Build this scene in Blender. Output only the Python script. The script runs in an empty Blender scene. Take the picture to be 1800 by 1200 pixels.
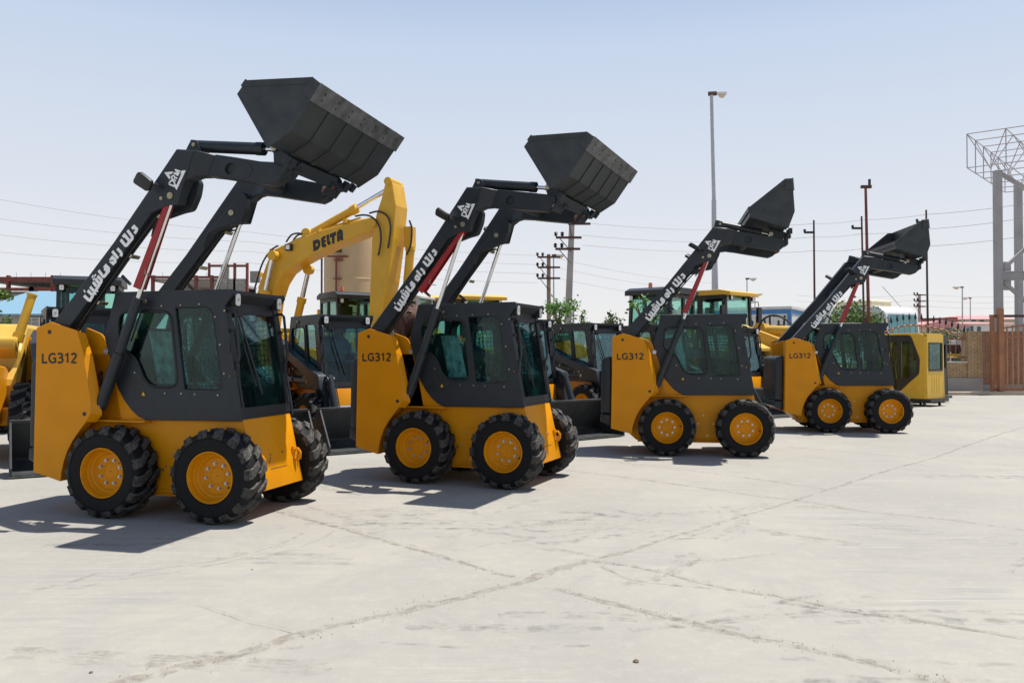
import bpy, bmesh, math, random
from mathutils import Vector, Matrix
R = math.radians
random.seed(7)
S = bpy.context.scene
COL = S.collection

# ---------------------------------------------------------------- camera, world, sun, exposure
F_PX, PITCH, CAM_H = 1484.5, 0.8055, 1.5107
cam = bpy.data.cameras.new("camera"); cam.sensor_width = 36.0; cam.lens = F_PX / 1800 * 36.0
cam.clip_start = 0.1; cam.clip_end = 6000
camera = bpy.data.objects.new("camera", cam); COL.objects.link(camera)
camera.location = (0, 0, CAM_H); camera.rotation_euler = (R(90 + PITCH), 0, 0)
S.camera = camera
SUN_DIR = Vector((0.33, 0.15, 1.0)).normalized()
w = bpy.data.worlds.new("World"); S.world = w; w.use_nodes = True
nt = w.node_tree; bg = nt.nodes["Background"]
sky = nt.nodes.new("ShaderNodeTexSky"); sky.sky_type = 'NISHITA'; sky.sun_disc = False
sky.sun_elevation = math.asin(SUN_DIR.z); sky.sun_rotation = math.atan2(SUN_DIR.x, SUN_DIR.y)
sky.air_density = 1.0; sky.dust_density = 1.0; sky.ozone_density = 2.0; sky.altitude = 600
# dusty noon air: a milky veil that is thick at the horizon and thins out towards the zenith
tcw = nt.nodes.new("ShaderNodeTexCoord"); spw = nt.nodes.new("ShaderNodeSeparateXYZ"); nt.links.new(tcw.outputs["Generated"], spw.inputs[0])
vr = nt.nodes.new("ShaderNodeValToRGB"); nt.links.new(spw.outputs["Z"], vr.inputs[0])
SKY_K = 0.10
for pos, c in ((0.0, (.71,.69,.675)), (.10, (.665,.69,.712)), (.22, (.545,.66,.745)), (.36, (.415,.575,.765)), (.60, (.28,.43,.66))):
    e = vr.color_ramp.elements[0] if pos == 0 else vr.color_ramp.elements[1] if pos == .60 else vr.color_ramp.elements.new(pos)
    e.position = pos; e.color = (*c, 1)
vs = nt.nodes.new("ShaderNodeVectorMath"); vs.operation = 'SCALE'; nt.links.new(vr.outputs[0], vs.inputs[0]); vs.inputs["Scale"].default_value = 1/SKY_K
vf = nt.nodes.new("ShaderNodeMapRange"); nt.links.new(spw.outputs["Z"], vf.inputs["Value"]); vf.inputs["From Min"].default_value = .34; vf.inputs["From Max"].default_value = .62
vf.inputs["To Min"].default_value = .93; vf.inputs["To Max"].default_value = 0.0
veil = nt.nodes.new("ShaderNodeMix"); veil.data_type = 'RGBA'; nt.links.new(vf.outputs[0], veil.inputs["Factor"])
nt.links.new(sky.outputs[0], veil.inputs["A"]); nt.links.new(vs.outputs[0], veil.inputs["B"])
nt.links.new(veil.outputs["Result"], bg.inputs[0]); bg.inputs[1].default_value = SKY_K
sun = bpy.data.lights.new("sun", 'SUN'); sun.energy = 5.0; sun.angle = R(0.5); sun.color = (1.0, 0.955, 0.89)
sun_o = bpy.data.objects.new("sun", sun); COL.objects.link(sun_o)
sun_o.rotation_euler = SUN_DIR.to_track_quat('Z', 'Y').to_euler(); sun_o.location = (20, 10, 60)
S.view_settings.view_transform = 'Standard'; S.view_settings.look = 'None'
S.view_settings.exposure = 0.36; S.view_settings.gamma = 1.0
S.cycles.max_bounces = 8; S.cycles.transparent_max_bounces = 24

# ---------------------------------------------------------------- materials
MATS = {}
def nodes_of(name):
    m = bpy.data.materials.new(name); m.use_nodes = True
    return m, m.node_tree, m.node_tree.nodes["Principled BSDF"]
def mat(name, col, rough=0.5, metal=0.0, var=0.12, scale=6.0, bump=0.0, bscale=60.0, dust=0.0, coat=0.0, rvar=0.1, spec=0.5, dustcol=(0.42,0.38,0.31)):
    """plain paint / metal / rubber with a little wear: mottled colour, varied gloss, dust that settles on upward faces"""
    if name in MATS: return MATS[name]
    m, t, p = nodes_of(name); N = t.nodes; L = t.links
    tc = N.new("ShaderNodeTexCoord"); nz = N.new("ShaderNodeTexNoise"); nz.inputs["Scale"].default_value = scale
    nz.inputs["Detail"].default_value = 6; L.new(tc.outputs["Object"], nz.inputs["Vector"])
    mr = N.new("ShaderNodeMapRange"); L.new(nz.outputs["Fac"], mr.inputs["Value"])
    mr.inputs["From Min"].default_value = .3; mr.inputs["From Max"].default_value = .7
    mr.inputs["To Min"].default_value = 1 - var; mr.inputs["To Max"].default_value = 1 + var
    mx = N.new("ShaderNodeMix"); mx.data_type = 'RGBA'; mx.blend_type = 'MULTIPLY'; mx.inputs["Factor"].default_value = 1
    mx.inputs["A"].default_value = (*col, 1); cmb = N.new("ShaderNodeCombineColor")
    for k in range(3): L.new(mr.outputs[0], cmb.inputs[k])
    L.new(cmb.outputs[0], mx.inputs["B"]); out = mx.outputs["Result"]
    if dust > 0:
        g = N.new("ShaderNodeNewGeometry"); sx = N.new("ShaderNodeSeparateXYZ"); L.new(g.outputs["Normal"], sx.inputs[0])
        n2 = N.new("ShaderNodeTexNoise"); n2.inputs["Scale"].default_value = scale * 2.3; n2.inputs["Detail"].default_value = 8
        L.new(tc.outputs["Object"], n2.inputs["Vector"])
        a = N.new("ShaderNodeMapRange"); L.new(sx.outputs["Z"], a.inputs["Value"]); a.inputs["From Min"].default_value = -.6; a.inputs["From Max"].default_value = 1
        a.inputs["To Min"].default_value = 0.1; a.inputs["To Max"].default_value = 1
        b = N.new("ShaderNodeMapRange"); L.new(n2.outputs["Fac"], b.inputs["Value"]); b.inputs["From Min"].default_value = .35; b.inputs["From Max"].default_value = .75
        mm = N.new("ShaderNodeMath"); mm.operation = 'MULTIPLY'; L.new(a.outputs[0], mm.inputs[0]); L.new(b.outputs[0], mm.inputs[1])
        m3 = N.new("ShaderNodeMath"); m3.operation = 'MULTIPLY'; L.new(mm.outputs[0], m3.inputs[0]); m3.inputs[1].default_value = dust
        md = N.new("ShaderNodeMix"); md.data_type = 'RGBA'; L.new(m3.outputs[0], md.inputs["Factor"]); L.new(out, md.inputs["A"])
        md.inputs["B"].default_value = (*dustcol, 1); out = md.outputs["Result"]
    L.new(out, p.inputs["Base Color"])
    rr = N.new("ShaderNodeMapRange"); L.new(nz.outputs["Fac"], rr.inputs["Value"])
    rr.inputs["To Min"].default_value = max(.02, rough - rvar); rr.inputs["To Max"].default_value = min(1, rough + rvar)
    L.new(rr.outputs[0], p.inputs["Roughness"]); p.inputs["Metallic"].default_value = metal
    p.inputs["Specular IOR Level"].default_value = spec; p.inputs["Coat Weight"].default_value = coat; p.inputs["Coat Roughness"].default_value = 0.15
    if bump > 0:
        n3 = N.new("ShaderNodeTexNoise"); n3.inputs["Scale"].default_value = bscale; n3.inputs["Detail"].default_value = 4
        L.new(tc.outputs["Object"], n3.inputs["Vector"]); bp = N.new("ShaderNodeBump"); bp.inputs["Strength"].default_value = bump
        bp.inputs["Distance"].default_value = 0.02; L.new(n3.outputs["Fac"], bp.inputs["Height"]); L.new(bp.outputs[0], p.inputs["Normal"])
    MATS[name] = m; return m
def glass(name, tint, refl=0.5, rough=0.03):
    """tinted safety glass: see-through with a colour cast plus mirror reflections that grow at grazing angles"""
    if name in MATS: return MATS[name]
    m, t, p = nodes_of(name); N = t.nodes; L = t.links; N.remove(p); o = N["Material Output"]
    tr = N.new("ShaderNodeBsdfTransparent"); tr.inputs[0].default_value = (*tint, 1)
    gl = N.new("ShaderNodeBsdfGlossy"); gl.inputs["Roughness"].default_value = rough; gl.inputs[0].default_value = (.9, .95, .95, 1)
    fr = N.new("ShaderNodeFresnel"); fr.inputs[0].default_value = 1.5
    a = N.new("ShaderNodeMath"); a.operation = 'MULTIPLY_ADD'; L.new(fr.outputs[0], a.inputs[0]); a.inputs[1].default_value = 0.38; a.inputs[2].default_value = 0.01 * refl
    mix = N.new("ShaderNodeMixShader"); L.new(a.outputs[0], mix.inputs[0]); L.new(tr.outputs[0], mix.inputs[1]); L.new(gl.outputs[0], mix.inputs[2])
    L.new(mix.outputs[0], o.inputs[0]); MATS[name] = m; return m
def pattern_mat(name, c1, c2, cm, sx, sy, mortar=0.02, rough=0.85, offs=0.5):
    """brick or block courses in object space, laid out on the dominant wall plane"""
    if name in MATS: return MATS[name]
    m, t, p = nodes_of(name); N = t.nodes; L = t.links
    tc = N.new("ShaderNodeTexCoord"); sp = N.new("ShaderNodeSeparateXYZ"); L.new(tc.outputs["Object"], sp.inputs[0])
    ad = N.new("ShaderNodeMath"); L.new(sp.outputs[0], ad.inputs[0]); L.new(sp.outputs[1], ad.inputs[1])
    cb = N.new("ShaderNodeCombineXYZ"); L.new(ad.outputs[0], cb.inputs[0]); L.new(sp.outputs[2], cb.inputs[1])
    br = N.new("ShaderNodeTexBrick"); br.offset = offs; br.inputs["Scale"].default_value = 1
    br.inputs["Brick Width"].default_value = sx; br.inputs["Row Height"].default_value = sy; br.inputs["Mortar Size"].default_value = mortar
    br.inputs["Color1"].default_value = (*c1, 1); br.inputs["Color2"].default_value = (*c2, 1); br.inputs["Mortar"].default_value = (*cm, 1)
    L.new(cb.outputs[0], br.inputs["Vector"])
    nz = N.new("ShaderNodeTexNoise"); nz.inputs["Scale"].default_value = 3; nz.inputs["Detail"].default_value = 8; L.new(tc.outputs["Object"], nz.inputs["Vector"])
    mx = N.new("ShaderNodeMix"); mx.data_type = 'RGBA'; mx.blend_type = 'OVERLAY'; mx.inputs["Factor"].default_value = .45
    L.new(br.outputs["Color"], mx.inputs["A"]); L.new(nz.outputs["Fac"], mx.inputs["B"]); L.new(mx.outputs["Result"], p.inputs["Base Color"])
    p.inputs["Roughness"].default_value = rough
    bp = N.new("ShaderNodeBump"); bp.inputs["Strength"].default_value = .5; bp.inputs["Distance"].default_value = .02; bp.invert = True
    L.new(br.outputs["Fac"], bp.inputs["Height"]); L.new(bp.outputs[0], p.inputs["Normal"]); MATS[name] = m; return m

YEL = mat("loader_yellow_paint", (0.66, 0.255, 0.0003), .40, var=.06, scale=3, dust=.05, spec=.2)
YELR = mat("rim_yellow_paint", (0.66, 0.262, 0.0005), .42, var=.08, scale=9, dust=.03, spec=.2)
GREY = mat("loader_charcoal_paint", (0.018, 0.0245, 0.031), .42, var=.14, scale=4, dust=.035, spec=.35)
BUCK = mat("bucket_charcoal_paint", (0.026, 0.033, 0.037), .46, var=.22, scale=3, dust=.14, spec=.35)
WORN = mat("worn_steel_edge", (0.095, 0.10, 0.105), .5, .25, var=.5, scale=7, dust=.22, bump=.15)
BLACK = mat("black_trim", (0.012, 0.013, 0.015), .5, var=.2)
RUB = mat("tyre_rubber", (0.0035, 0.004, 0.005), .66, var=.25, scale=14, dust=.015, spec=.25, bump=.12, bscale=90)
LUG = mat("dusty_tyre_tread", (0.026, 0.025, 0.024), .85, var=.35, scale=16, dust=.34, spec=.3, bump=.2, bscale=60)
CHROME = mat("chrome_rod", (0.72, 0.72, 0.72), .16, 1.0, var=.05)
RED = mat("red_brace_paint", (0.33, 0.012, 0.014), .42, var=.12, scale=8)
WHITE = mat("white_vinyl", (0.86, 0.86, 0.85), .55, var=.04)
INK = mat("black_vinyl", (0.01, 0.01, 0.011), .5, var=.1)
BRASS = mat("zinc_bolt", (0.38, 0.33, 0.22), .35, .8, var=.3, scale=30)
STEEL = mat("bare_steel", (0.45, 0.45, 0.46), .35, .9, var=.2, scale=20)
LENS = mat("lamp_glass", (0.72, 0.72, 0.70), .12, .0, var=.1, scale=40, coat=1.0)
GLS = glass("teal_cab_glass", (0.64, 0.83, 0.81))
GLC = glass("pale_cab_glass", (0.74, 0.91, 0.86))
GLD = glass("dark_cab_glass", (0.55, 0.70, 0.71), 1.0)
SEATM = mat("seat_vinyl", (0.03, 0.032, 0.034), .7)
PLAST = mat("plastic_film", (0.34, 0.44, 0.43), .22, var=.8, scale=9, bump=.6, bscale=14)
HOSE = mat("rubber_hose", (0.016, 0.016, 0.017), .5)

# ---------------------------------------------------------------- mesh helpers
class MB:
    """collects shapes in one bmesh; build() links them as ONE mesh object"""
    def __init__(s): s.bm = bmesh.new(); s.mi = 0
    def setm(s, i): s.mi = i; return s
    def _v(s, pts): return [s.bm.verts.new(p) for p in pts]
    def face(s, vs):
        try: f = s.bm.faces.new(vs); f.material_index = s.mi; return f
        except ValueError: return None
    def poly(s, pts): return s.face(s._v(pts))
    def box(s, c, d, rot=None):
        x, y, z = d[0]/2, d[1]/2, d[2]/2
        P = [Vector(q) for q in ((-x,-y,-z),(x,-y,-z),(x,y,-z),(-x,y,-z),(-x,-y,z),(x,-y,z),(x,y,z),(-x,y,z))]
        if rot is not None: P = [rot @ q for q in P]
        v = s._v([q + Vector(c) for q in P])
        for q in ((3,2,1,0),(4,5,6,7),(0,1,5,4),(1,2,6,5),(2,3,7,6),(3,0,4,7)): s.face([v[i] for i in q])
        return s
    def box2(s, a, b): return s.box([(a[i]+b[i])/2 for i in range(3)], [abs(b[i]-a[i]) for i in range(3)])
    def hexa(s, a, b):
        """solid between two 4-point rings"""
        va, vb = s._v(a), s._v(b)
        s.face(va[::-1]); s.face(vb)
        for i in range(4): s.face([va[i], va[(i+1)%4], vb[(i+1)%4], vb[i]])
        return s
    def loft(s, rings, cap=True):
        V = [s._v(r) for r in rings]; n = len(rings[0])
        for A, B in zip(V, V[1:]):
            for i in range(n): s.face([A[i], A[(i+1)%n], B[(i+1)%n], B[i]])
        if cap: s.face(V[0][::-1]); s.face(V[-1])
        return s
    def prism(s, xz, y0, y1):
        """polygon in the x-z plane extruded along y"""
        a = s._v([(x, y0, z) for x, z in xz]); b = s._v([(x, y1, z) for x, z in xz]); n = len(xz)
        s.face(a); s.face(b[::-1])
        for i in range(n): s.face([a[i], b[i], b[(i+1)%n], a[(i+1)%n]])
        return s
    def prism_z(s, xy, z0, z1):
        a = s._v([(x, y, z0) for x, y in xy]); b = s._v([(x, y, z1) for x, y in xy]); n = len(xy)
        s.face(a[::-1]); s.face(b)
        for i in range(n): s.face([a[i], a[(i+1)%n], b[(i+1)%n], b[i]])
        return s
    def prism_x(s, yz, x0, x1):
        a = s._v([(x0, y, z) for y, z in yz]); b = s._v([(x1, y, z) for y, z in yz]); n = len(yz)
        s.face(a[::-1]); s.face(b)
        for i in range(n): s.face([a[i], a[(i+1)%n], b[(i+1)%n], b[i]])
        return s
    def cyl(s, p0, p1, r, r1=None, n=16, cap=True):
        p0, p1 = Vector(p0), Vector(p1); r1 = r if r1 is None else r1
        d = (p1 - p0); q = d.to_track_quat('Z', 'Y')
        A = [p0 + q @ Vector((math.cos(t)*r, math.sin(t)*r, 0)) for t in [2*math.pi*i/n for i in range(n)]]
        B = [p1 + q @ Vector((math.cos(t)*r1, math.sin(t)*r1, 0)) for t in [2*math.pi*i/n for i in range(n)]]
        return s.loft([A, B], cap)
    def tube(s, path, r, n=8, closed=False):
        P = [Vector(p) for p in path]; rings = []; up = None
        for i, p in enumerate(P):
            a = P[i-1] if (i > 0 or closed) else P[i]; b = P[(i+1) % len(P)] if (i < len(P)-1 or closed) else P[i]
            d = (b - a).normalized()
            if up is None: up = d.orthogonal().normalized()
            up = (up - d * up.dot(d)); up = up.normalized() if up.length > 1e-6 else d.orthogonal().normalized()
            sd = d.cross(up); rr = r[i] if isinstance(r, (list, tuple)) else r
            rings.append([p + (up*math.cos(t) + sd*math.sin(t))*rr for t in [2*math.pi*k/n for k in range(n)]])
        if closed: rings.append(rings[0]); return s.loft(rings, False)
        return s.loft(rings, True)
    def lathe(s, prof, n=32, axis='y', c=(0,0,0), closed=False):
        """profile of (radius, along-axis) revolved round an axis through c"""
        rings = []
        for k in range(n):
            t = 2*math.pi*k/n; ring = []
            for r, h in prof:
                a, b = math.cos(t)*r, math.sin(t)*r
                ring.append((c[0]+a, c[1]+h, c[2]+b) if axis == 'y' else (c[0]+a, c[1]+b, c[2]+h) if axis == 'z' else (c[0]+h, c[1]+a, c[2]+b))
            rings.append(s._v(ring))
        m = len(prof)
        for k in range(n):
            A, B = rings[k], rings[(k+1) % n]
            for i in range(m if closed else m-1): s.face([A[i], A[(i+1)%m], B[(i+1)%m], B[i]])
        return s
    def mesh(s, name, mats, smooth=None, bevel=0.0, seg=1):
        bm = s.bm
        bmesh.ops.remove_doubles(bm, verts=bm.verts, dist=1e-5)
        bmesh.ops.recalc_face_normals(bm, faces=bm.faces)
        if bevel > 0:
            ed = [e for e in bm.edges if len(e.link_faces) == 2 and e.calc_face_angle(0) > R(25)]
            bmesh.ops.bevel(bm, geom=ed, offset=bevel, segments=seg, affect='EDGES', clamp_overlap=True, profile=.5)
        me = bpy.data.meshes.new(name); bm.to_mesh(me); bm.free()
        for m in (mats if isinstance(mats, (list, tuple)) else [mats]): me.materials.append(m)
        if smooth is not None:
            for p in me.polygons: p.use_smooth = True
            me.set_sharp_from_angle(angle=R(smooth))
        return me
    def build(s, name, mats, parent=None, **kw):
        return link(name, s.mesh(name, mats, **kw), parent)
def link(name, me, parent=None, loc=None):
    o = bpy.data.objects.new(name, me); COL.objects.link(o)
    if parent is not None: o.parent = parent
    if loc is not None: o.location = loc
    return o
def thing(name, label, cat, loc=(0,0,0), rz=0.0, group=None, scale=1.0):
    o = bpy.data.objects.new(name, None); COL.objects.link(o); o.empty_display_size = .2
    o.location = loc; o.rotation_euler = (0, 0, rz); o.scale = (scale,)*3
    return tag(o, label, cat, group)
def tag(o, label=None, cat=None, group=None, kind=None):
    if label: o["label"] = label
    if cat: o["category"] = cat
    if group: o["group"] = group
    if kind: o["kind"] = kind
    return o
def plate(outline, holes, y0, y1, bevel=0.004):
    """flat sheet with holes: outline and holes in x-z, thickness along y -> mesh data"""
    cu = bpy.data.curves.new("sheet", 'CURVE'); cu.dimensions = '2D'; cu.fill_mode = 'BOTH'
    cu.extrude = max(1e-4, abs(y1-y0)/2 - bevel); cu.bevel_depth = bevel; cu.bevel_resolution = 0
    for P in [outline] + list(holes):
        sp = cu.splines.new('POLY'); sp.points.add(len(P)-1); sp.use_cyclic_u = True
        for q, (x, z) in zip(sp.points, P): q.co = (x, z, 0, 1)
    ob = bpy.data.objects.new("sheet", cu); me = bpy.data.meshes.new_from_object(ob)
    bpy.data.objects.remove(ob); bpy.data.curves.remove(cu)
    me.transform(Matrix.Translation((0, (y0+y1)/2, 0)) @ Matrix.Rotation(R(90), 4, 'X'))
    return me
def add_mesh(mb, me, mi=0):
    """append mesh data to a collector"""
    n = len(mb.bm.faces); mb.bm.from_mesh(me); mb.bm.faces.ensure_lookup_table()
    for f in mb.bm.faces[n:]: f.material_index = mi
    bpy.data.meshes.remove(me)
def rounded(P, r, n=5):
    """round the corners of a polygon"""
    out = []
    for i, p in enumerate(P):
        rr = r[i] if isinstance(r, (list, tuple)) else r
        p = Vector(p); a = Vector(P[i-1]) - p; b = Vector(P[(i+1) % len(P)]) - p
        if rr <= 0: out.append(tuple(p)); continue
        d = min(rr, a.length*.45, b.length*.45); A = p + a.normalized()*d; B = p + b.normalized()*d
        for k in range(n+1):
            t = k/n; out.append(tuple(A*(1-t)**2 + p*2*t*(1-t) + B*t*t))
    return out
def smooth_path(P, n=5):
    """Catmull-Rom curve through the points"""
    P = [Vector(p) for p in P]; out = []
    for i in range(len(P)-1):
        a, b, c, d = P[max(i-1,0)], P[i], P[i+1], P[min(i+2,len(P)-1)]
        for k in range(n): t = k/n; out.append(.5*((2*b)+(c-a)*t+(2*a-5*b+4*c-d)*t*t+(3*b-a-3*c+d)*t**3))
    return out+[P[-1]]
def circle(c, r, n=20): return [(c[0]+r*math.cos(2*math.pi*k/n), c[1]+r*math.sin(2*math.pi*k/n)) for k in range(n)]
def stroke(P, wd):
    """outline of a thick polyline with mitred joints"""
    n = len(P); P = [Vector(p) for p in P]; L, Rr = [], []
    for i in range(n):
        d0 = (P[i]-P[i-1]).normalized() if i > 0 else None; d1 = (P[i+1]-P[i]).normalized() if i < n-1 else None
        if d0 is None: d0 = d1
        if d1 is None: d1 = d0
        nn = Vector((-(d0+d1).y, (d0+d1).x)); nn = nn.normalized() if nn.length > 1e-6 else Vector((-d0.y, d0.x))
        k = min(1.6, 1/max(.4, nn.dot(Vector((-d0.y, d0.x)))))
        L.append(P[i]+nn*k*wd/2); Rr.append(P[i]-nn*k*wd/2)
    return L, Rr
def strokes_mesh(mb, strokes, wd, y, step=0.0003, t=.0015):
    for j, P in enumerate(strokes):
        L, Rr = stroke(P, wd); yy = y - j*step
        for i in range(len(P)-1):
            mb.poly([(L[i].x, yy, L[i].y), (Rr[i].x, yy, Rr[i].y), (Rr[i+1].x, yy, Rr[i+1].y), (L[i+1].x, yy, L[i+1].y)])
def text_mesh(body, size, space=1.0, fat=0.0):
    cu = bpy.data.curves.new("text", 'FONT'); cu.body = body; cu.size = size; cu.extrude = .001; cu.offset = fat; cu.space_character = space
    ob = bpy.data.objects.new("text", cu); me = bpy.data.meshes.new_from_object(ob)
    bpy.data.objects.remove(ob); bpy.data.curves.remove(cu); return me

# ---------------------------------------------------------------- a photo direction turned into a world point at a chosen depth
_c, _s = math.cos(R(PITCH)), math.sin(R(PITCH))
def ray(u, v):
    d = ((u-900)/F_PX, 1.0, -(v-600)/F_PX); return Vector((d[0], d[1]*_c-d[2]*_s, d[1]*_s+d[2]*_c))
def at(u, v, Y):
    d = ray(u, v); return Vector((0, 0, CAM_H)) + d*(Y/d.y)
def gnd(u, v, z=0.0):
    d = ray(u, v); return Vector((0, 0, CAM_H)) + d*((z-CAM_H)/d.z)
# ================================================================ skid steer loader (local x forward, y left, z up)
PERSIAN= [[(-0.352, 2.662), (-0.329, 2.682), (-0.301, 2.657), (-0.304, 2.644), (-0.324, 2.618)], [(-0.401, 2.65), (-0.348, 2.588), (-0.349, 2.571), (-0.408, 2.512), (-0.423, 2.511), (-0.475, 2.566)], [(-0.424, 2.6), (-0.377, 2.548)], [(-0.45, 2.588), (-0.421, 2.617)], [(-0.51, 2.484), (-0.472, 2.45), (-0.463, 2.432), (-0.471, 2.411)], [(-0.564, 2.461), (-0.501, 2.393)], [(-0.587, 2.372), (-0.562, 2.403), (-0.533, 2.379), (-0.532, 2.362), (-0.552, 2.346), (-0.587, 2.372)], [(-0.653, 2.307), (-0.632, 2.328), (-0.601, 2.301), (-0.602, 2.278), (-0.649, 2.229), (-0.664, 2.229), (-0.714, 2.287)], [(-0.648, 2.305), (-0.616, 2.271)], [(-0.726, 2.233), (-0.681, 2.197), (-0.683, 2.18), (-0.769, 2.063)], [(-0.747, 2.208), (-0.71, 2.166)], [(-0.774, 2.178), (-0.735, 2.138)], [(-0.806, 2.134), (-0.76, 2.092)], [(-0.832, 2.1), (-0.777, 2.055), (-0.778, 2.045), (-0.803, 2.009), (-0.822, 2.012), (-0.873, 2.053)], [(-0.783, 2.235), (-0.77, 2.225)], [(-0.755, 2.245), (-0.743, 2.235)], [(-0.768, 2.212), (-0.756, 2.201)], [(-0.751, 2.067), (-0.74, 2.076)], [(-0.731, 2.092), (-0.72, 2.101)], [(-0.871, 2.09), (-0.86, 2.098)]]
DRMF= [[(-0.007, 3.165), (0.086, 3.169), (0.076, 3.147), (0.042, 3.143), (0.061, 3.12), (0.047, 3.098)], [(0.221, 3.172), (0.125, 2.996), (0.1, 3.033), (0.11, 3.051), (0.125, 3.045), (0.175, 3.145), (0.163, 3.149), (0.178, 3.172)]]
DRMS= [[(0.042, 3.057), (0.096, 3.034), (0.106, 3.06), (0.086, 3.084), (0.064, 3.085), (0.042, 3.057)], [(0.119, 3.081), (0.071, 3.104), (0.076, 3.125), (0.096, 3.131), (0.108, 3.112), (0.096, 3.093)], [(0.106, 3.116), (0.133, 3.101)], [(0.144, 3.128), (0.094, 3.155)], [(0.094, 3.155), (0.155, 3.143)], [(0.155, 3.143), (0.109, 3.184)], [(0.109, 3.184), (0.165, 3.164)]]
PIV = (-1.205, 1.71)
def rot2(p, th, c=(0, 0)):
    x, z = p[0]-c[0], p[1]-c[1]; a, b = math.cos(R(th)), math.sin(R(th)); return (c[0]+x*a-z*b, c[1]+x*b+z*a)
CACHE = {}
def mesh_of(key, fn):
    if key not in CACHE: CACHE[key] = fn()
    return CACHE[key]
def mirror_y(me, name):
    m = me.copy(); m.name = name; m.transform(Matrix.Scale(-1, 4, (0, 1, 0))); m.flip_normals(); return m

def tyre_mesh(n_lug=15):
    b = MB()
    prof = [(.226,-.128),(.240,-.146),(.285,-.150),(.338,-.151),(.343,-.156),(.350,-.150),(.382,-.143),(.398,-.118),(.402,-.06),(.402,.06),(.398,.118),(.382,.143),(.350,.150),(.285,.150),(.240,.146),(.226,.128)]
    b.lathe(prof, 64, closed=True); b.setm(1)
    for k in range(n_lug):
        for sgn, off in ((-1, 0), (1, .5)):
            a0 = 2*math.pi*(k+off)/n_lug; rings = []
            for h, a, wd, r0, r1 in ((-.012, -.035, .085, .396, .424), (.035, .03, .085, .396, .425), (.075, .125, .11, .394, .425), (.118, .175, .135, .386, .421), (.146, .19, .15, .368, .400), (.153, .19, .14, .352, .372)):
                q = []
                for aa, rr in ((a-wd, r0), (a-wd*.80, r1), (a+wd*.80, r1), (a+wd, r0)):
                    t = a0+sgn*aa*.9; q.append((math.cos(t)*rr, sgn*h, math.sin(t)*rr))
                rings.append(q)
            b.loft(rings)
    return b.mesh("tyre", [RUB, LUG], smooth=32)
def rim_mesh():
    b = MB()
    b.lathe([(.200,.12),(.228,.128),(.2315,-.134),(.2300,-.146),(.2225,-.148),(.2130,-.128),(.2080,-.085),(.197,-.070),(.190,-.052),(.176,-.045),(.168,-.030),(.158,-.022),(.082,-.022),(.078,-.026),(.072,-.026),(.070,-.022),(.004,-.022),(.001,-.02)], 56)
    b.setm(1)
    for k in range(8):
        t = 2*math.pi*(k+.5)/8; c = (math.cos(t)*.112, -.022, math.sin(t)*.112)
        b.cyl(c, (c[0], -.030, c[2]), .017, n=12); b.cyl((c[0], -.03, c[2]), (c[0], -.046, c[2]), .0115, n=6)
    b.setm(2); b.cyl((.17, -.075, .10), (.165, -.115, .095), .010, n=8); b.cyl((0, -.022, 0), (0, -.0235, 0), .006, n=8)
    return b.mesh("rim", [YELR, STEEL, BLACK], smooth=28)

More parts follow.
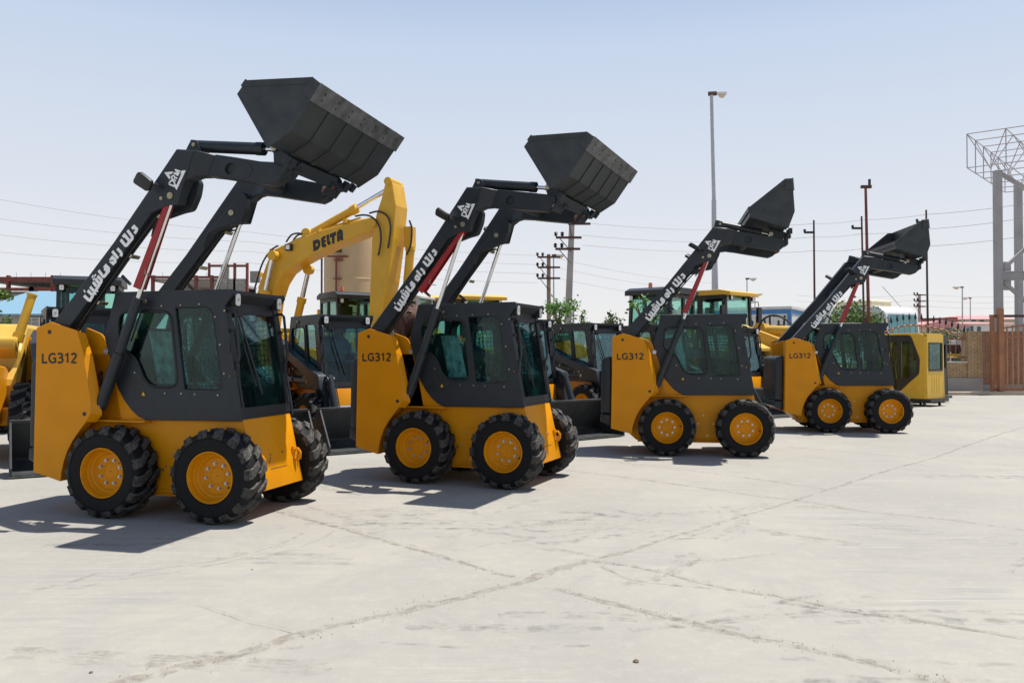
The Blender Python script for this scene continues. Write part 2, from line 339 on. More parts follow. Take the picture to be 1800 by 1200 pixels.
ARM_SEC = [  # bottom x z, top x z, y outer, y inner
 ((-1.22,1.555), (-1.345,1.665), -.605, -.465), ((-.43,2.466), (-.55,2.549), -.605, -.465), ((-.15,2.80), (-.30,2.858), -.605, -.465),
 ((.030,2.866), (-.09,3.118), -.605, -.465), ((.118,2.876), (.02,3.254), -.605, -.465), ((.158,2.99), (.115,3.374), -.605, -.465),
 ((.205,3.085), (.318,3.352), -.603, -.465), ((.300,3.128), (.39,3.336), -.565, -.425), ((.395,3.134), (.470,3.317), -.525, -.385)]
FRONT = [(.395,3.134), (.51,3.118), (.695,3.082), (1.03,3.022), (1.10,3.05), (1.165,3.115), (1.16,3.17), (1.06,3.20), (.665,3.281), (.470,3.317)]
def arm_mesh():
    b = MB(); px, pz = PIV
    b.loft([[(s[0][0]-px, s[2], s[0][1]-pz), (s[1][0]-px, s[2], s[1][1]-pz), (s[1][0]-px, s[3], s[1][1]-pz), (s[0][0]-px, s[3], s[0][1]-pz)] for s in ARM_SEC])
    me1 = b.mesh("arm", [GREY], bevel=.006)
    b = MB(); add_mesh(b, me1)
    P = lambda L: [(x-px, z-pz) for x, z in L]
    add_mesh(b, plate(P(FRONT), [P(circle((.62,3.185), .055))], -.525, -.385, .005))
    # doubler plate round the cylinder pin, and its inner twin
    dbl = P(rounded([(-.285,2.80), (-.255,2.775), (-.10,2.825), (.045,2.868), (.130,2.866), (.170,2.985), (.20,3.075), (.300,3.345), (.125,3.362), (-.285,2.862)], .012, 3))
    add_mesh(b, plate(dbl, [], -.609, -.6045, .0015))
    add_mesh(b, plate(P(rounded([(-.28,2.60), (-.20,2.765), (.045,2.83), (.15,2.845), (.215,2.98), (.235,3.10), (.18,3.16), (-.25,2.72)], .03, 3)), [], -.44, -.36, .004))
    add_mesh(b, plate(P(rounded([(.485,3.145), (.60,3.105), (.80,3.08), (.86,3.16), (.80,3.235), (.50,3.29)], .03, 3)), [P(circle((.62,3.185), .056))], -.5295, -.5245, .0015))
    # tilt cylinder lugs
    for y in (-.485, -.385):
        add_mesh(b, plate(P(rounded([(.12,3.355), (.185,3.468), (.25,3.476), (.275,3.42), (.315,3.345)], .025, 3)), [], y-.013, y+.013, .003))
    b.setm(3); b.cyl((.62-px, -.50, 3.185-pz), (.62-px, -.40, 3.185-pz), .0548, n=20)      # black plug painted for the shade inside the open-ended cross tube
    b.setm(1)
    for (x, z, y, r) in ((.058,2.949,-.609,.030), (-.035,2.928,-.609,.016), (.222,3.432,-.498,.018)):
        b.cyl((x-px, y+.004, z-pz), (x-px, y-.010, z-pz), r, n=18); b.cyl((x-px, y-.010, z-pz), (x-px, y-.016, z-pz), r*.55, n=6)
    b.cyl((.058-px, -.37, 2.949-pz), (.058-px, -.35, 2.949-pz), .030, n=18)
    for (x, z) in ((-.10,2.775), (-.40,2.415), (-.75,1.99)): b.box((x-px+.02, -.53, z-pz-.005), (.035,.12,.016), Matrix.Rotation(R(-50), 3, 'Y'))
    b.setm(0); add_mesh(b, plate(P(rounded([(-.56,2.23), (-.46,2.145), (-.44,2.165), (-.54,2.255)], .012, 3)), [P(circle((-.46,2.163), .006, 8))], -.50, -.492, .001), 0)
    b.setm(2)
    for y in (-.50, -.545):                                                              # hydraulic lines clipped under the arm
        b.tube([(x-px, y, z-pz) for x, z in ((-1.05,1.70), (-.76,2.045), (-.40,2.48), (-.13,2.785), (-.02,2.80))], .009, 6)
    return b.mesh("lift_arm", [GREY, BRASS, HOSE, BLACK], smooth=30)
def letters_mesh():
    b = MB(); px, pz = PIV
    strokes_mesh(b, [[(x-px, z-pz) for x, z in P] for P in PERSIAN], .0295, -.6068)
    return b.mesh("slogan", [WHITE])
def emblem_mesh():
    b = MB(); px, pz = PIV
    for j, P in enumerate(DRMF): b.poly([(x-px, -.6105-j*.0002, z-pz) for x, z in P])
    strokes_mesh(b, [[(x-px, z-pz) for x, z in P] for P in DRMS], .0135, -.6111)
    return b.mesh("emblem", [WHITE])

def body_mesh():
    b = MB()
    hull = [(-1.37,.46), (-1.37,.90), (.58,.893), (.69,.893), (.812,.262), (.60,.205), (-1.02,.205), (-1.17,.34)]
    b.prism(hull, -.43, .43)
    m1 = b.mesh("hull", [YEL], bevel=.012, seg=2); b = MB(); add_mesh(b, m1)
    arc = [(-1.30,.86), (-1.30,1.50), (-.86,1.50), (-.72,1.50), (-.60,1.14), (-.48,.99), (-.38,.915), (-.27,.87)]
    for s in (-1, 1): add_mesh(b, plate(arc, [], s*.43, s*.452, .003))
    for s in (-1, 1): b.box2((-1.0, s*.42, .868), (-.27, s*.53, .884))                  # fender ledge
    for s in (-1, 1):
        add_mesh(b, plate(rounded([(-.17,.25), (.17,.25), (.17,.60), (.13,.64), (-.13,.64), (-.17,.60)], .03, 3), [], s*.429, s*.4345, .0015))
        b.setm(1)
        for x, z in ((-.03,.585), (-.10,.46), (.03,.285), (.12,.46)): b.cyl((x, s*.43, z), (x, s*.4395, z), .010, n=8)
        b.cyl((-.13, s*.43, .41), (-.13, s*.46, .43), .012, n=8); b.setm(0)
        for x in (-.563, .563): b.cyl((x, s*.40, .415), (x, s*.50, .415), .13, n=20)
    b.box2((-1.0, -.40, .175), (.55, .40, .21))
    b.setm(2); b.box2((-1.36, -.44, .90), (-.80, .44, 1.40)); b.box2((-1.33, -.36, 1.40), (-.86, .36, 1.46))
    return b.mesh("body", [YEL, STEEL, GREY], smooth=30)
def front_mesh():
    b = MB(); 
    b.hexa([(.700,-.425,.902), (.700,.425,.902), (.858,.405,.245), (.858,-.405,.245)], [(.672,-.425,.892), (.672,.425,.892), (.825,.405,.25), (.825,-.405,.25)])
    b.hexa([(.52,-.432,.907), (.52,.432,.907), (.700,.425,.9045), (.700,-.425,.9045)], [(.52,-.432,.893), (.52,.432,.893), (.69,.425,.890), (.69,-.425,.890)])
    m = b.mesh("front", [YEL], bevel=.006, seg=2); b = MB(); add_mesh(b, m)
    for s in (-1, 1): b.hexa([(.60,s*.424,.895), (.698,s*.424,.895), (.855,s*.404,.245), (.74,s*.404,.245)], [(.60,s*.418,.895), (.698,s*.418,.895), (.855,s*.398,.245), (.74,s*.398,.245)])
    b.setm(1)
    fx = lambda z: .700+(.902-z)*.2405
    for y in (-.10, .12): b.cyl((fx(.555), y, .555), (fx(.555)+.014, y, .557), .009, n=8)
    for y in (-.10, .10): b.cyl((fx(.61), y, .61), (fx(.61)+.003, y, .61), .005, n=8)
    b.setm(2); z0, z1 = .545, .42
    for (ya, za, yb, zb) in ((-.14,z0,-.135,z1), (-.135,z1,.16,z1+.005)):               # seam of the access cover
        b.box(((fx((za+zb)/2)+.0015), (ya+yb)/2, (za+zb)/2), (.003, max(.004, abs(yb-ya)), max(.004, abs(zb-za))), Matrix.Rotation(R(13.5), 3, 'Y'))
    return b.mesh("front_panel", [YEL, STEEL, BLACK], smooth=30)
def hook_mesh():
    b = MB(); b.tube([(.0,0,.0), (.045,0,.005), (.068,0,-.025), (.068,0,-.07), (.045,0,-.10), (.0,0,-.105)], .0155, 8)
    b.box((.0, 0, -.05), (.02, .055, .16)); b.setm(1); b.box((.03, .05, -.08), (.05, .012, .05)); return b.mesh("tow_hook", [YEL, STEEL], smooth=40)

def tower_mesh():
    b = MB(); yo, yi = -.66, -.455
    out = [(-1.36,1.752), (-1.20,1.806), (-.905,1.722), (-.835,1.52), (-.748,1.06), (-.748,.955), (-.80,.875)]
    arch = [(-.865,.80), (-.945,.70), (-1.005,.60), (-1.045,.50), (-1.07,.40), (-1.08,.315)]
    P = out + arch + [(-1.385,.392)]
    add_mesh(b, plate(P, [], yo, yo+.012, .002))
    # bevelled front flange, folded inward
    fl = [((-.905,1.722), (-.875,1.700)), ((-.835,1.52), (-.790,1.48)), ((-.748,1.06), (-.690,1.03)), ((-.748,.955), (-.685,.935)), ((-.80,.875), (-.75,.865))]
    for (a, c), (d, e) in zip(fl, fl[1:]):
        b.hexa([(a[0], yo+.001, a[1]), (d[0], yo+.001, d[1]), (e[0], yo+.075, e[1]), (c[0], yo+.075, c[1])], [(a[0]-.008, yo+.010, a[1]), (d[0]-.008, yo+.010, d[1]), (e[0]-.010, yo+.080, e[1]), (c[0]-.010, yo+.080, c[1])])
    # arch return, bottom and rear closing sheets
    A = [(-.80,.875)] + arch
    for p, q in zip(A, A[1:]): b.hexa([(p[0], yo+.003, p[1]), (q[0], yo+.003, q[1]), (q[0], yo+.10, q[1]), (p[0], yo+.10, p[1])], [(p[0]-.008, yo+.003, p[1]+.004), (q[0]-.008, yo+.003, q[1]+.004), (q[0]-.008, yo+.10, q[1]+.004), (p[0]-.008, yo+.10, p[1]+.004)])
    b.hexa([(-1.362,yo+.002,1.752), (-1.387,yo+.002,.392), (-1.387,yi,.392), (-1.362,yi,1.752)], [(-1.350,yo+.002,1.752), (-1.375,yo+.002,.392), (-1.375,yi,.392), (-1.350,yi,1.752)])
    b.hexa([(-1.385,yo+.003,.394), (-1.083,yo+.003,.318), (-1.083,yi,.318), (-1.385,yi,.394)], [(-1.385,yo+.003,.402), (-1.083,yo+.003,.326), (-1.083,yi,.326), (-1.385,yi,.402)])
    # inner plate
    inn = rounded([(-1.345,.88), (-1.345,1.70), (-1.16,1.765), (-1.07,1.745), (-1.05,1.66), (-1.0,1.66), (-.985,1.755), (-.80,1.69), (-.755,1.60), (-.655,1.24), (-.58,.88)], [0,0,.02,.02,.03,.03,.02,.08,.05,.05,0], 4)
    add_mesh(b, plate(inn, [], -.452, -.435, .003))
    b.setm(1)
    for x, z, r in ((-1.212,1.712,.020), (-.815,.948,.020)): b.cyl((x, yo+.004, z), (x, yo-.003, z), r, n=16)
    b.setm(2); b.cyl((-.745,-.452,1.53), (-.745,-.475,1.53), .030, n=16); b.cyl((-.745,-.475,1.53), (-.745,-.488,1.53), .018, n=6)
    b.setm(3); b.tube([(-.80,-.46,1.33), (-.79,-.50,1.30), (-.76,-.51,1.26), (-.74,-.48,1.23)], .016, 8); b.tube([(-.79,-.46,1.24), (-.78,-.49,1.20), (-.76,-.48,1.16)], .014, 8)
    return b.mesh("side_panel", [YEL, BLACK, STEEL, HOSE], smooth=30)
def number_mesh():
    G = [[(0,1),(0,0),(.50,0)], [(.66,.86),(.54,.965),(.40,1),(.22,.95),(.07,.77),(.02,.5),(.07,.22),(.22,.05),(.40,0),(.56,.03),(.68,.10),(.68,.46),(.44,.46)],
         [(.04,.92),(.16,.99),(.30,1),(.44,.94),(.50,.80),(.46,.65),(.34,.55),(.18,.53)], [(.34,.545),(.50,.46),(.56,.30),(.52,.13),(.38,.02),(.20,0),(.02,.06)], [(.06,.80),(.30,.985),(.30,0)], [(.04,.86),(.14,.97),(.28,1),(.42,.95),(.50,.82),(.47,.64),(.34,.44),(.06,.02),(.56,.0)]]
    X0 = (0, .66, 1.56, 1.56, 2.32, 2.98); b = MB()
    strokes_mesh(b, [[(-1.288+(x+x0)*.108, 1.424+z*.084) for x, z in P] for P, x0 in zip(G, X0)], .0185, -.6625)
    return b.mesh("model_number", [INK])
def reardoor_mesh():
    b = MB(); b.prism([(-1.545,.62), (-1.535,1.40), (-1.50,1.445), (-1.39,1.47), (-1.39,.60)], -.55, .55); b.prism([(-1.56,.49), (-1.552,.60), (-1.39,.59), (-1.39,.41)], -.55, .55)
    m = b.mesh("rd", [GREY], bevel=.02, seg=3); b = MB(); add_mesh(b, m); b.setm(1)
    for k in range(16): b.box((-1.548, 0, .72+k*.04), (.012, .8, .016))
    return b.mesh("rear_door", [GREY, BLACK], smooth=35)

W1 = rounded([(-.60,1.90), (-.03,1.905), (.045,1.20), (-.29,1.19), (-.42,1.49), (-.605,1.56)], [.09,.11,.09,.16,.12,.09], 6)
W2 = rounded([(.010,1.935), (.40,1.94), (.52,1.18), (.115,1.178)], [.012,.10,.07,.012], 6)
def cab_mesh():
    b = MB()
    side = [(-.64,2.088), (.600,2.093), (.612,2.058), (.527,1.945), (.555,1.80), (.695,1.02), (.712,.900), (-.295,.890), (-.385,.925), (-.46,.985), (-.535,1.07), (-.605,1.18), (-.655,1.32), (-.70,1.47), (-.757,1.66)]
    for s in (-1, 1):
        me = plate(side, [W1, W2], s*.443, s*.470, .004); add_mesh(b, me)
    b.box2((-.632,-.442,2.03), (.50,.442,2.082)); b.prism([(.49,2.083), (.608,2.088), (.606,2.055), (.535,1.985), (.49,1.985)], -.442, .442)
    b.box2((-.28,-.44,.895), (.69,.44,.93)); b.prism([(-.64,1.40), (-.66,1.40), (-.70,1.47), (-.60,1.17), (-.50,1.03), (-.30,.895), (-.28,.93), (-.46,1.06), (-.57,1.22)], -.44, .44)
    for s in (-1, 1):
        b.hexa([(-.64,s*.44,2.04), (-.59,s*.44,2.04), (-.59,s*.36,2.04), (-.64,s*.36,2.04)], [(-.755,s*.44,1.62), (-.70,s*.44,1.62), (-.70,s*.36,1.62), (-.755,s*.36,1.62)])
    b.prism([(-.755,1.66), (-.70,1.47), (-.66,1.47), (-.71,1.66)], -.44, .44)
    b.setm(1)
    for s in (-1, 1):                                                                      # windscreen posts and headers
        b.hexa([(.527,s*.441,1.985), (.500,s*.441,1.985), (.500,s*.375,1.985), (.527,s*.375,1.985)], [(.697,s*.441,.93), (.665,s*.441,.93), (.665,s*.375,.93), (.697,s*.375,.93)])
    b.hexa([(.520,-.376,1.985), (.500,-.376,1.985), (.500,.376,1.985), (.520,.376,1.985)], [(.536,-.376,1.88), (.51,-.376,1.88), (.51,.376,1.88), (.536,.376,1.88)])
    b.hexa([(.683,-.376,1.01), (.66,-.376,1.01), (.66,.376,1.01), (.683,.376,1.01)], [(.697,-.376,.93), (.665,-.376,.93), (.665,.376,.93), (.697,.376,.93)])
    for s in (-1, 1):
        b.tube([(x, s*.471, z) for x, z in W1[::2]], .013, 6, closed=True); b.tube([(x, s*.470, z) for x, z in W2[::2]], .006, 6, closed=True)
        b.tube([(-.28,s*.47,1.99), (-.315,s*.49,1.98), (-.38,s*.49,1.80), (-.45,s*.49,1.62)], .008, 6)
        add_mesh(b, plate(rounded([(-.47,1.28), (-.33,1.28), (-.28,1.08), (-.40,1.08)], .02, 3), [], s*.4695, s*.4715, .0008), 1)
    b.setm(2)
    for s in (-1, 1):
        for x, z in ((.072,1.957), (.270,1.963), (.437,1.845), (.49,1.59), (.533,1.327), (.47,1.13), (.23,1.135), (-.131,1.953), (-.29,1.945), (-.09,1.14), (.085,1.14), (-.42,1.33), (-.35,1.33), (.535,1.90)):
            b.cyl((x, s*.468, z), (x, s*.4765, z), .0085, n=8)
        b.cyl((-.30,s*.468,1.995), (-.30,s*.50,1.995), .018, n=10)
    for s in (-1, 1):
        b.setm(5); b.poly([(-.345,s*.4718,1.115), (-.305,s*.4718,1.115), (-.325,s*.4718,1.152)][::-s]); b.poly([(.585,s*.4708,1.30), (.625,s*.4708,1.30), (.605,s*.4708,1.335)][::-s])
        b.setm(1); b.box2((.56,s*.468,1.52), (.60,s*.485,1.60)); b.box2((.60,s*.462,1.30), (.66,s*.482,1.36)); b.box2((-.10,s*.469,1.155), (.0,s*.474,1.162))
    b.setm(3)                                                                              # seat, levers and console inside
    b.box((-.25,0,1.12), (.50,.46,.14)); b.box((-.47,0,1.45), (.12,.46,.60), Matrix.Rotation(R(-12), 3, 'Y')); b.box((-.2,0,.98), (.34,.36,.16))
    for s in (-1, 1): b.box((-.05,s*.33,1.16), (.40,.10,.12)); b.tube([(.12,s*.33,1.2), (.16,s*.33,1.36), (.15,s*.31,1.42)], .016, 6); b.box((.1,s*.30,.97), (.3,.1,.06))
    b.setm(4); b.box((-.24,0,1.205), (.46,.44,.035)); b.box((-.395,0,1.45), (.03,.44,.56), Matrix.Rotation(R(-12), 3, 'Y'))
    b.prism([(-.05,1.20), (.10,1.14), (.20,1.02), (.14,.98), (.0,1.08)], -.18, .18)
    return b.mesh("cab", [GREY, BLACK, BRASS, SEATM, PLAST, mat('warning_yellow', (.7,.42,.02), .5)], smooth=30)
def pane(poly, y, t=.005):
    b = MB(); b.prism(poly, y-t/2, y+t/2); return b
def mesh_window():
    b = pane(W2, -.452); b.setm(1); 
    for k in range(11):
        x = .012+k*.05; xt = x; b.tube([(xt+.01*k*.10, -.441, 1.935), (xt+.10*(1-k/14), -.441, 1.18)], .0042, 4)
    for k in range(15): z = 1.19+k*.05; b.tube([(.115-(z-1.18)*.14, -.438, z), (.52-(z-1.18)*.158, -.438, z)], .0042, 4)
    return b.mesh("mesh_window", [GLS, BLACK])
def windscreen_mesh():
    b = MB(); b.hexa([(.527,-.378,1.90), (.527,.378,1.90), (.684,.378,.985), (.684,-.378,.985)], [(.520,-.378,1.90), (.520,.378,1.90), (.677,.378,.985), (.677,-.378,.985)]); return b.mesh("windscreen", [GLD])
def wiper_mesh():
    b = MB(); b.tube([(.545,-.25,1.86), (.60,-.20,1.60), (.675,-.06,1.12)], .010, 6); b.tube([(.56,-.30,1.83), (.61,-.24,1.52), (.665,-.15,1.20)], .007, 6); b.box((.54,-.26,1.88), (.05,.10,.05))
    return b.mesh("wiper", [BLACK], smooth=40)
def grab_mesh():
    b = MB(); b.tube([(.535,-.425,1.90), (.60,-.428,1.905), (.622,-.43,1.88), (.665,-.432,1.50), (.655,-.432,1.44), (.605,-.428,1.40)], .0135, 8)
    b.box((.575,-.43,1.72), (.05,.03,.03)); b.box((.63,-.425,1.36), (.04,.05,.12)); b.tube([(.63,-.41,1.33), (.655,-.41,1.20), (.69,-.41,1.02)], .014, 6); return b.mesh("grab_bar", [BLACK], smooth=40)
def lamp_mesh():
    b = MB(); b.prism_x(rounded([(-.04,-.062), (.04,-.062), (.04,.062), (-.04,.062)], .028, 5), -.05, .006); b.setm(1)
    b.prism_x(rounded([(-.034,-.055), (.034,-.055), (.034,.055), (-.034,.055)], .026, 5), .004, .016); b.setm(2); b.cyl((.012,0,0), (.0175,0,0), .014, n=12)
    return b.mesh("headlight", [BLACK, LENS, STEEL], smooth=40)
BK = dict(A=(.078,.855), A2=(-.020,.852), B=(-.51,.465), C=(-.508,.325), D=(.022,.150), E=(.110,.386), F=(.090,.690))
def bucket_mesh():
    b = MB(); k = BK; H = .90
    sidep = [k['A2'], k['B'], k['C'], k['D'], k['E'], k['F'], k['A']]
    for s in (-1, 1): add_mesh(b, plate(sidep, [], s*H, s*(H-.018), .002))
    shell = [k['B'], k['C'], (-.02,.168), (.015,.168), (.035,.19), k['E'], k['F'], (.080,.835)]
    inn = [(-.495,.463), (-.495,.338), (-.02,.182), (.008,.182), (.022,.20), (.096,.388), (.076,.688), (.068,.835)]
    for (a, c), (d, e) in zip(zip(shell, inn), list(zip(shell, inn))[1:]):
        y0, y1 = -H+.017, H-.017
        b.hexa([(a[0],y0,a[1]), (d[0],y0,d[1]), (e[0],y0,e[1]), (c[0],y0,c[1])], [(a[0],y1,a[1]), (d[0],y1,d[1]), (e[0],y1,e[1]), (c[0],y1,c[1])])
    # side cutter bands, top lip stiffener, wear strips under the floor
    for s in (-1, 1):
        band = [k['A2'], k['B'], (-.508,.40), (-.032,.775)]; add_mesh(b, plate(band, [], s*(H+.006), s*(H-.002), .002))
        add_mesh(b, plate([k['A'], k['A2'], (-.028,.70), (.090,.69)], [], s*(H+.012), s*(H-.002), .002))
    b.prism([(-.528,.47), (-.528,.40), (-.507,.40), (-.507,.47)], -H, H)
    for y in (-.54, -.18, .18, .54):
        P = [(.033,.185), (.110,.386), (.0905,.685), (.102,.685), (.1225,.386), (.046,.178)]; b.prism(P, y-.03, y+.03)
    return b.mesh("bucket", [BUCK], smooth=20)
def cutting_mesh():
    b = MB(); H = .912
    b.prism([(.090,.69), (.078,.862), (.092,.862), (.106,.69)], -H, H); b.setm(1)
    for j in range(7):
        y = -.78+j*.26
        for z, x in ((.742,.1025), (.80,.0985)): b.cyl((x-.001, y, z), (x+.0015, y, z), .011, n=10)
    return b.mesh("cutting_edge", [WORN, BLACK])
def coupler_mesh():
    b = MB()
    pl = rounded([(-.225,.150), (-.165,.205), (-.05,.165), (.045,.150), (.085,.06), (.06,-.05), (.0,-.065), (-.05,-.03), (-.13,.06)], .03, 3)
    for s in (-1, 1):
        for y in (.36, .475): add_mesh(b, plate(pl, [], s*y, s*(y+.022), .003))
        b.box((-.02, s*.42, .125), (.30,.13,.03), Matrix.Rotation(R(18), 3, 'Y')); b.box((.055, s*.43, .04), (.035,.24,.16))
        b.box((.075, s*.55, .12), (.05,.10,.10)); b.box((.085, s*.66, .14), (.05,.06,.08))
    b.box((.03,0,.10), (.05,.75,.12)); b.box((-.06,0,.165), (.16,.75,.02), Matrix.Rotation(R(18), 3, 'Y')); b.setm(1)
    for s in (-1, 1):
        for x, z in ((0,0), (-.165,.123)): b.cyl((x, s*.35, z), (x, s*.515, z), .022, n=14); b.cyl((x, s*.515, z), (x, s*.522, z), .030, n=14)
    b.setm(2); b.box((.04,.352,.02), (.05,.012,.14), Matrix.Rotation(R(20), 3, 'Y'))
    return b.mesh("coupler", [GREY, BRASS, mat("copper_handle", (.36,.13,.08), .4, .4)], smooth=30)
def barrel_mesh(L, r, collar=True, step=None):
    def f():
        b = MB(); b.cyl((0,0,0), (0,0,L), r, n=20); b.cyl((0,0,-.03), (0,0,.03), r*.75, n=14)
        b.cyl((0,-r*.9,-.035), (0,r*.9,-.035), r*.75, n=14)
        if collar: b.cyl((0,0,L-.07), (0,0,L+.006), r*1.08, n=20); b.tube([(r*1.1,0,.06), (r*1.35,0,.10), (r*1.35,0,L-.12), (r*1.05,0,L-.06)], .009, 6)
        if step: b.cyl((0,0,-.02), (0,0,step), r*1.28, n=20); b.setm(1); b.cyl((0,0,step), (0,0,step+.03), r*1.30, n=20)
        return b.mesh("cylinder_barrel", [GREY, BLACK], smooth=35)
    return mesh_of(("bar", L, r, collar, step), f)
def rod_mesh(L, r):
    def f():
        b = MB(); b.cyl((0,0,-.04), (0,0,-L), r, n=14); b.cyl((0,-.05,0), (0,.05,0), r*1.9, n=14); b.cyl((0,0,0), (0,0,-.06), r*1.3, n=12); return b.mesh("cylinder_rod", [CHROME], smooth=35)
    return mesh_of(("rod", L, r), f)
def ram(parent, a, c, y, barrel, rod, name):
    """hydraulic cylinder: barrel (a part) pinned at a, its rod (sub-part) pinned at c"""
    A = Vector((a[0], y, a[1])); C = Vector((c[0], y, c[1])); q = (C-A).to_track_quat('Z', 'Y')
    o = link(name, barrel, parent, A); o.rotation_mode = 'QUATERNION'; o.rotation_quaternion = q
    r = link("piston_rod", rod, o, (0, 0, (C-A).length)); return o
def brace_mesh():
    b = MB(); L = .86
    for s in (-1, 1): b.hexa([(-.045,s*.034,.02), (.004,s*.034,.02), (.004,s*.029,.02), (-.045,s*.029,.02)], [(-.066,s*.044,-L), (.012,s*.044,-L), (.012,s*.038,-L), (-.066,s*.038,-L)])
    b.hexa([(-.047,-.034,.02), (-.047,.034,.02), (-.041,.034,.02), (-.041,-.034,.02)], [(-.068,-.044,-L), (-.068,.044,-L), (-.062,.044,-L), (-.062,-.044,-L)])
    b.setm(1); b.tube([(.0,-.05,-.66), (.02,-.06,-.70), (.045,-.06,-.705), (.05,.06,-.70)], .004, 6)
    return b.mesh("safety_brace", [RED, BRASS])
def mirror_mesh():
    b = MB(); P = rounded([(-.10,-.06), (.09,-.065), (.105,.05), (-.07,.07)], .035, 4); b.prism(P, -.02, .02)
    m = b.mesh("mm", [BLACK], bevel=.008, seg=2); b = MB(); add_mesh(b, m); b.setm(1)
    b.prism(rounded([(-.09,-.05), (.08,-.055), (.092,.042), (-.062,.06)], .03, 4), .0195, .0215); return b.mesh("mirror", [BLACK, CHROME], smooth=35)

def loader(label, loc, yaw, arm=0.0, brot=0.0, bpos=(1.115,3.14), brace='on', group=None, scale=1.0, near_mirror=20, letters=True, detail=True, spin=(0,0,0,0)):
    t = thing("skid_steer_loader", label, "loader", (loc[0], loc[1], 0), R(yaw), group, scale)
    link("body", mesh_of("body", body_mesh), t); fp = link("front_panel", mesh_of("front", front_mesh), t)
    for s in (-1, 1): link("tow_hook", mesh_of("hook", hook_mesh), fp, (.795, s*.33, .56))
    link("rear_door", mesh_of("rd", reardoor_mesh), t)
    tw = mesh_of("tower", tower_mesh); twm = mesh_of("tower_m", lambda: mirror_y(tw, "side_panel_mirrored"))
    a = link("side_panel", tw, t); link("side_panel", twm, t)
    if letters: link("model_number", mesh_of("num", number_mesh), a)
    # wheels
    ty, rm = mesh_of("tyre", tyre_mesh), mesh_of("rim", rim_mesh)
    for i, (x, s) in enumerate(((-.563,-1), (.563,-1), (-.563,1), (.563,1))):
        wl = bpy.data.objects.new("wheel", None); COL.objects.link(wl); wl.parent = t; wl.empty_display_size = .1
        wl.location = (x, s*.588, .417); wl.rotation_euler = (0, R(spin[i] + 37*i), 0 if s < 0 else math.pi)
        link("tyre", ty, wl); link("rim", rm, wl)
    # cab
    cab = link("cab", mesh_of("cab", cab_mesh), t)
    w1 = mesh_of("w1", lambda: pane(W1, -.455).mesh("side_window", [GLS])); w2 = mesh_of("w2", mesh_window)
    link("side_window", w1, cab); link("mesh_window", w2, cab)
    link("side_window", mesh_of("w1m", lambda: mirror_y(w1, "side_window_mirrored")), cab); link("mesh_window", mesh_of("w2m", lambda: mirror_y(w2, "mesh_window_mirrored")), cab)
    def rearw():
        b = MB(); b.hexa([(-.635,-.362,2.03), (-.635,.362,2.03), (-.725,.362,1.64), (-.725,-.362,1.64)], [(-.630,-.362,2.03), (-.630,.362,2.03), (-.720,.362,1.64), (-.720,-.362,1.64)]); return b.mesh("rear_window", [GLS])
    link("rear_window", mesh_of("rw", rearw), cab); link("windscreen", mesh_of("ws", windscreen_mesh), cab); link("wiper", mesh_of("wip", wiper_mesh), cab)
    g = mesh_of("grab", grab_mesh); link("grab_bar", g, cab); link("grab_bar", mesh_of("grabm", lambda: mirror_y(g, "grab_bar_mirrored")), cab)
    for s in (-1, 1): link("headlight", mesh_of("lamp", lamp_mesh), cab, (.595, s*.365, 2.005))
    # arms
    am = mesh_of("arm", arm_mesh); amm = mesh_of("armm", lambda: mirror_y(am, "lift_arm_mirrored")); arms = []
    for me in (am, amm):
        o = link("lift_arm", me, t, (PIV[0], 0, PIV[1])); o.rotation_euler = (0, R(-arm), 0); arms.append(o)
    if letters: link("slogan", mesh_of("slog", letters_mesh), arms[0]); link("emblem", mesh_of("embl", emblem_mesh), arms[0])
    ct = mesh_of("ctube", lambda: MB().cyl((.62-PIV[0],-.39,3.185-PIV[1]), (.62-PIV[0],.39,3.185-PIV[1]), .062, n=20).mesh("cross_tube", [GREY], smooth=40))
    o = link("cross_tube", ct, t, (PIV[0], 0, PIV[1])); o.rotation_euler = (0, R(-arm), 0)
    ap = rot2((.058,2.949), arm, PIV); lug = rot2((.222,3.432), arm, PIV); tp = rot2((-.165,.123), brot); tp = (bpos[0]+tp[0], bpos[1]+tp[1])
    for s in (-1, 1):
        ram(t, (-.702,1.05), ap, s*.565, barrel_mesh(1.04, .043, True, .47), rod_mesh(1.10, .023), "lift_cylinder")
        ram(t, lug, tp, s*.435, barrel_mesh(.69 if brot < -20 else .61, .056, True), rod_mesh(.36, .022), "tilt_cylinder")
    c = link("coupler", mesh_of("coup", coupler_mesh), t, (bpos[0], 0, bpos[1])); c.rotation_euler = (0, R(-brot), 0)
    bk = link("bucket", mesh_of("bucket", bucket_mesh), t, (bpos[0], 0, bpos[1])); bk.rotation_euler = (0, R(-brot), 0); link("cutting_edge", mesh_of("cut", cutting_mesh), bk)
    # red brace: set on the near rod, or swung up under the arm
    if brace:
        ang = math.degrees(math.atan2(ap[0]+.702, ap[1]-1.05)) if brace == 'on' else 38.5+arm*0
        o = link("safety_brace", mesh_of("brace", brace_mesh), t, (ap[0]-.012 if brace == 'on' else ap[0]-.005, -.565, ap[1]-.05 if brace == 'on' else ap[1]-.10)); o.rotation_euler = (0, R(ang), 0)
    if detail:
        for s, tilt in ((-1, near_mirror), (1, 65)):
            p = rot2((-.16,3.075), arm, PIV); q = rot2((-.06,3.07), arm, PIV)
            m = link("mirror", mesh_of("mirror", mirror_mesh), t, (p[0], s*.70, p[1])); m.rotation_euler = (R(tilt*s*-1), R(30-arm), 0)
            link("mirror_bracket", mesh_of("mbr%d" % s, lambda: MB().tube([(.10,-s*.02,-.02), (.12,s*-.04,-.03), (.13,s*-.095,-.05), (.10,s*-.10,-.08)], .011, 6).mesh("mirror_bracket", [BLACK], smooth=40)), t, (p[0], s*.70, p[1]))
    return t
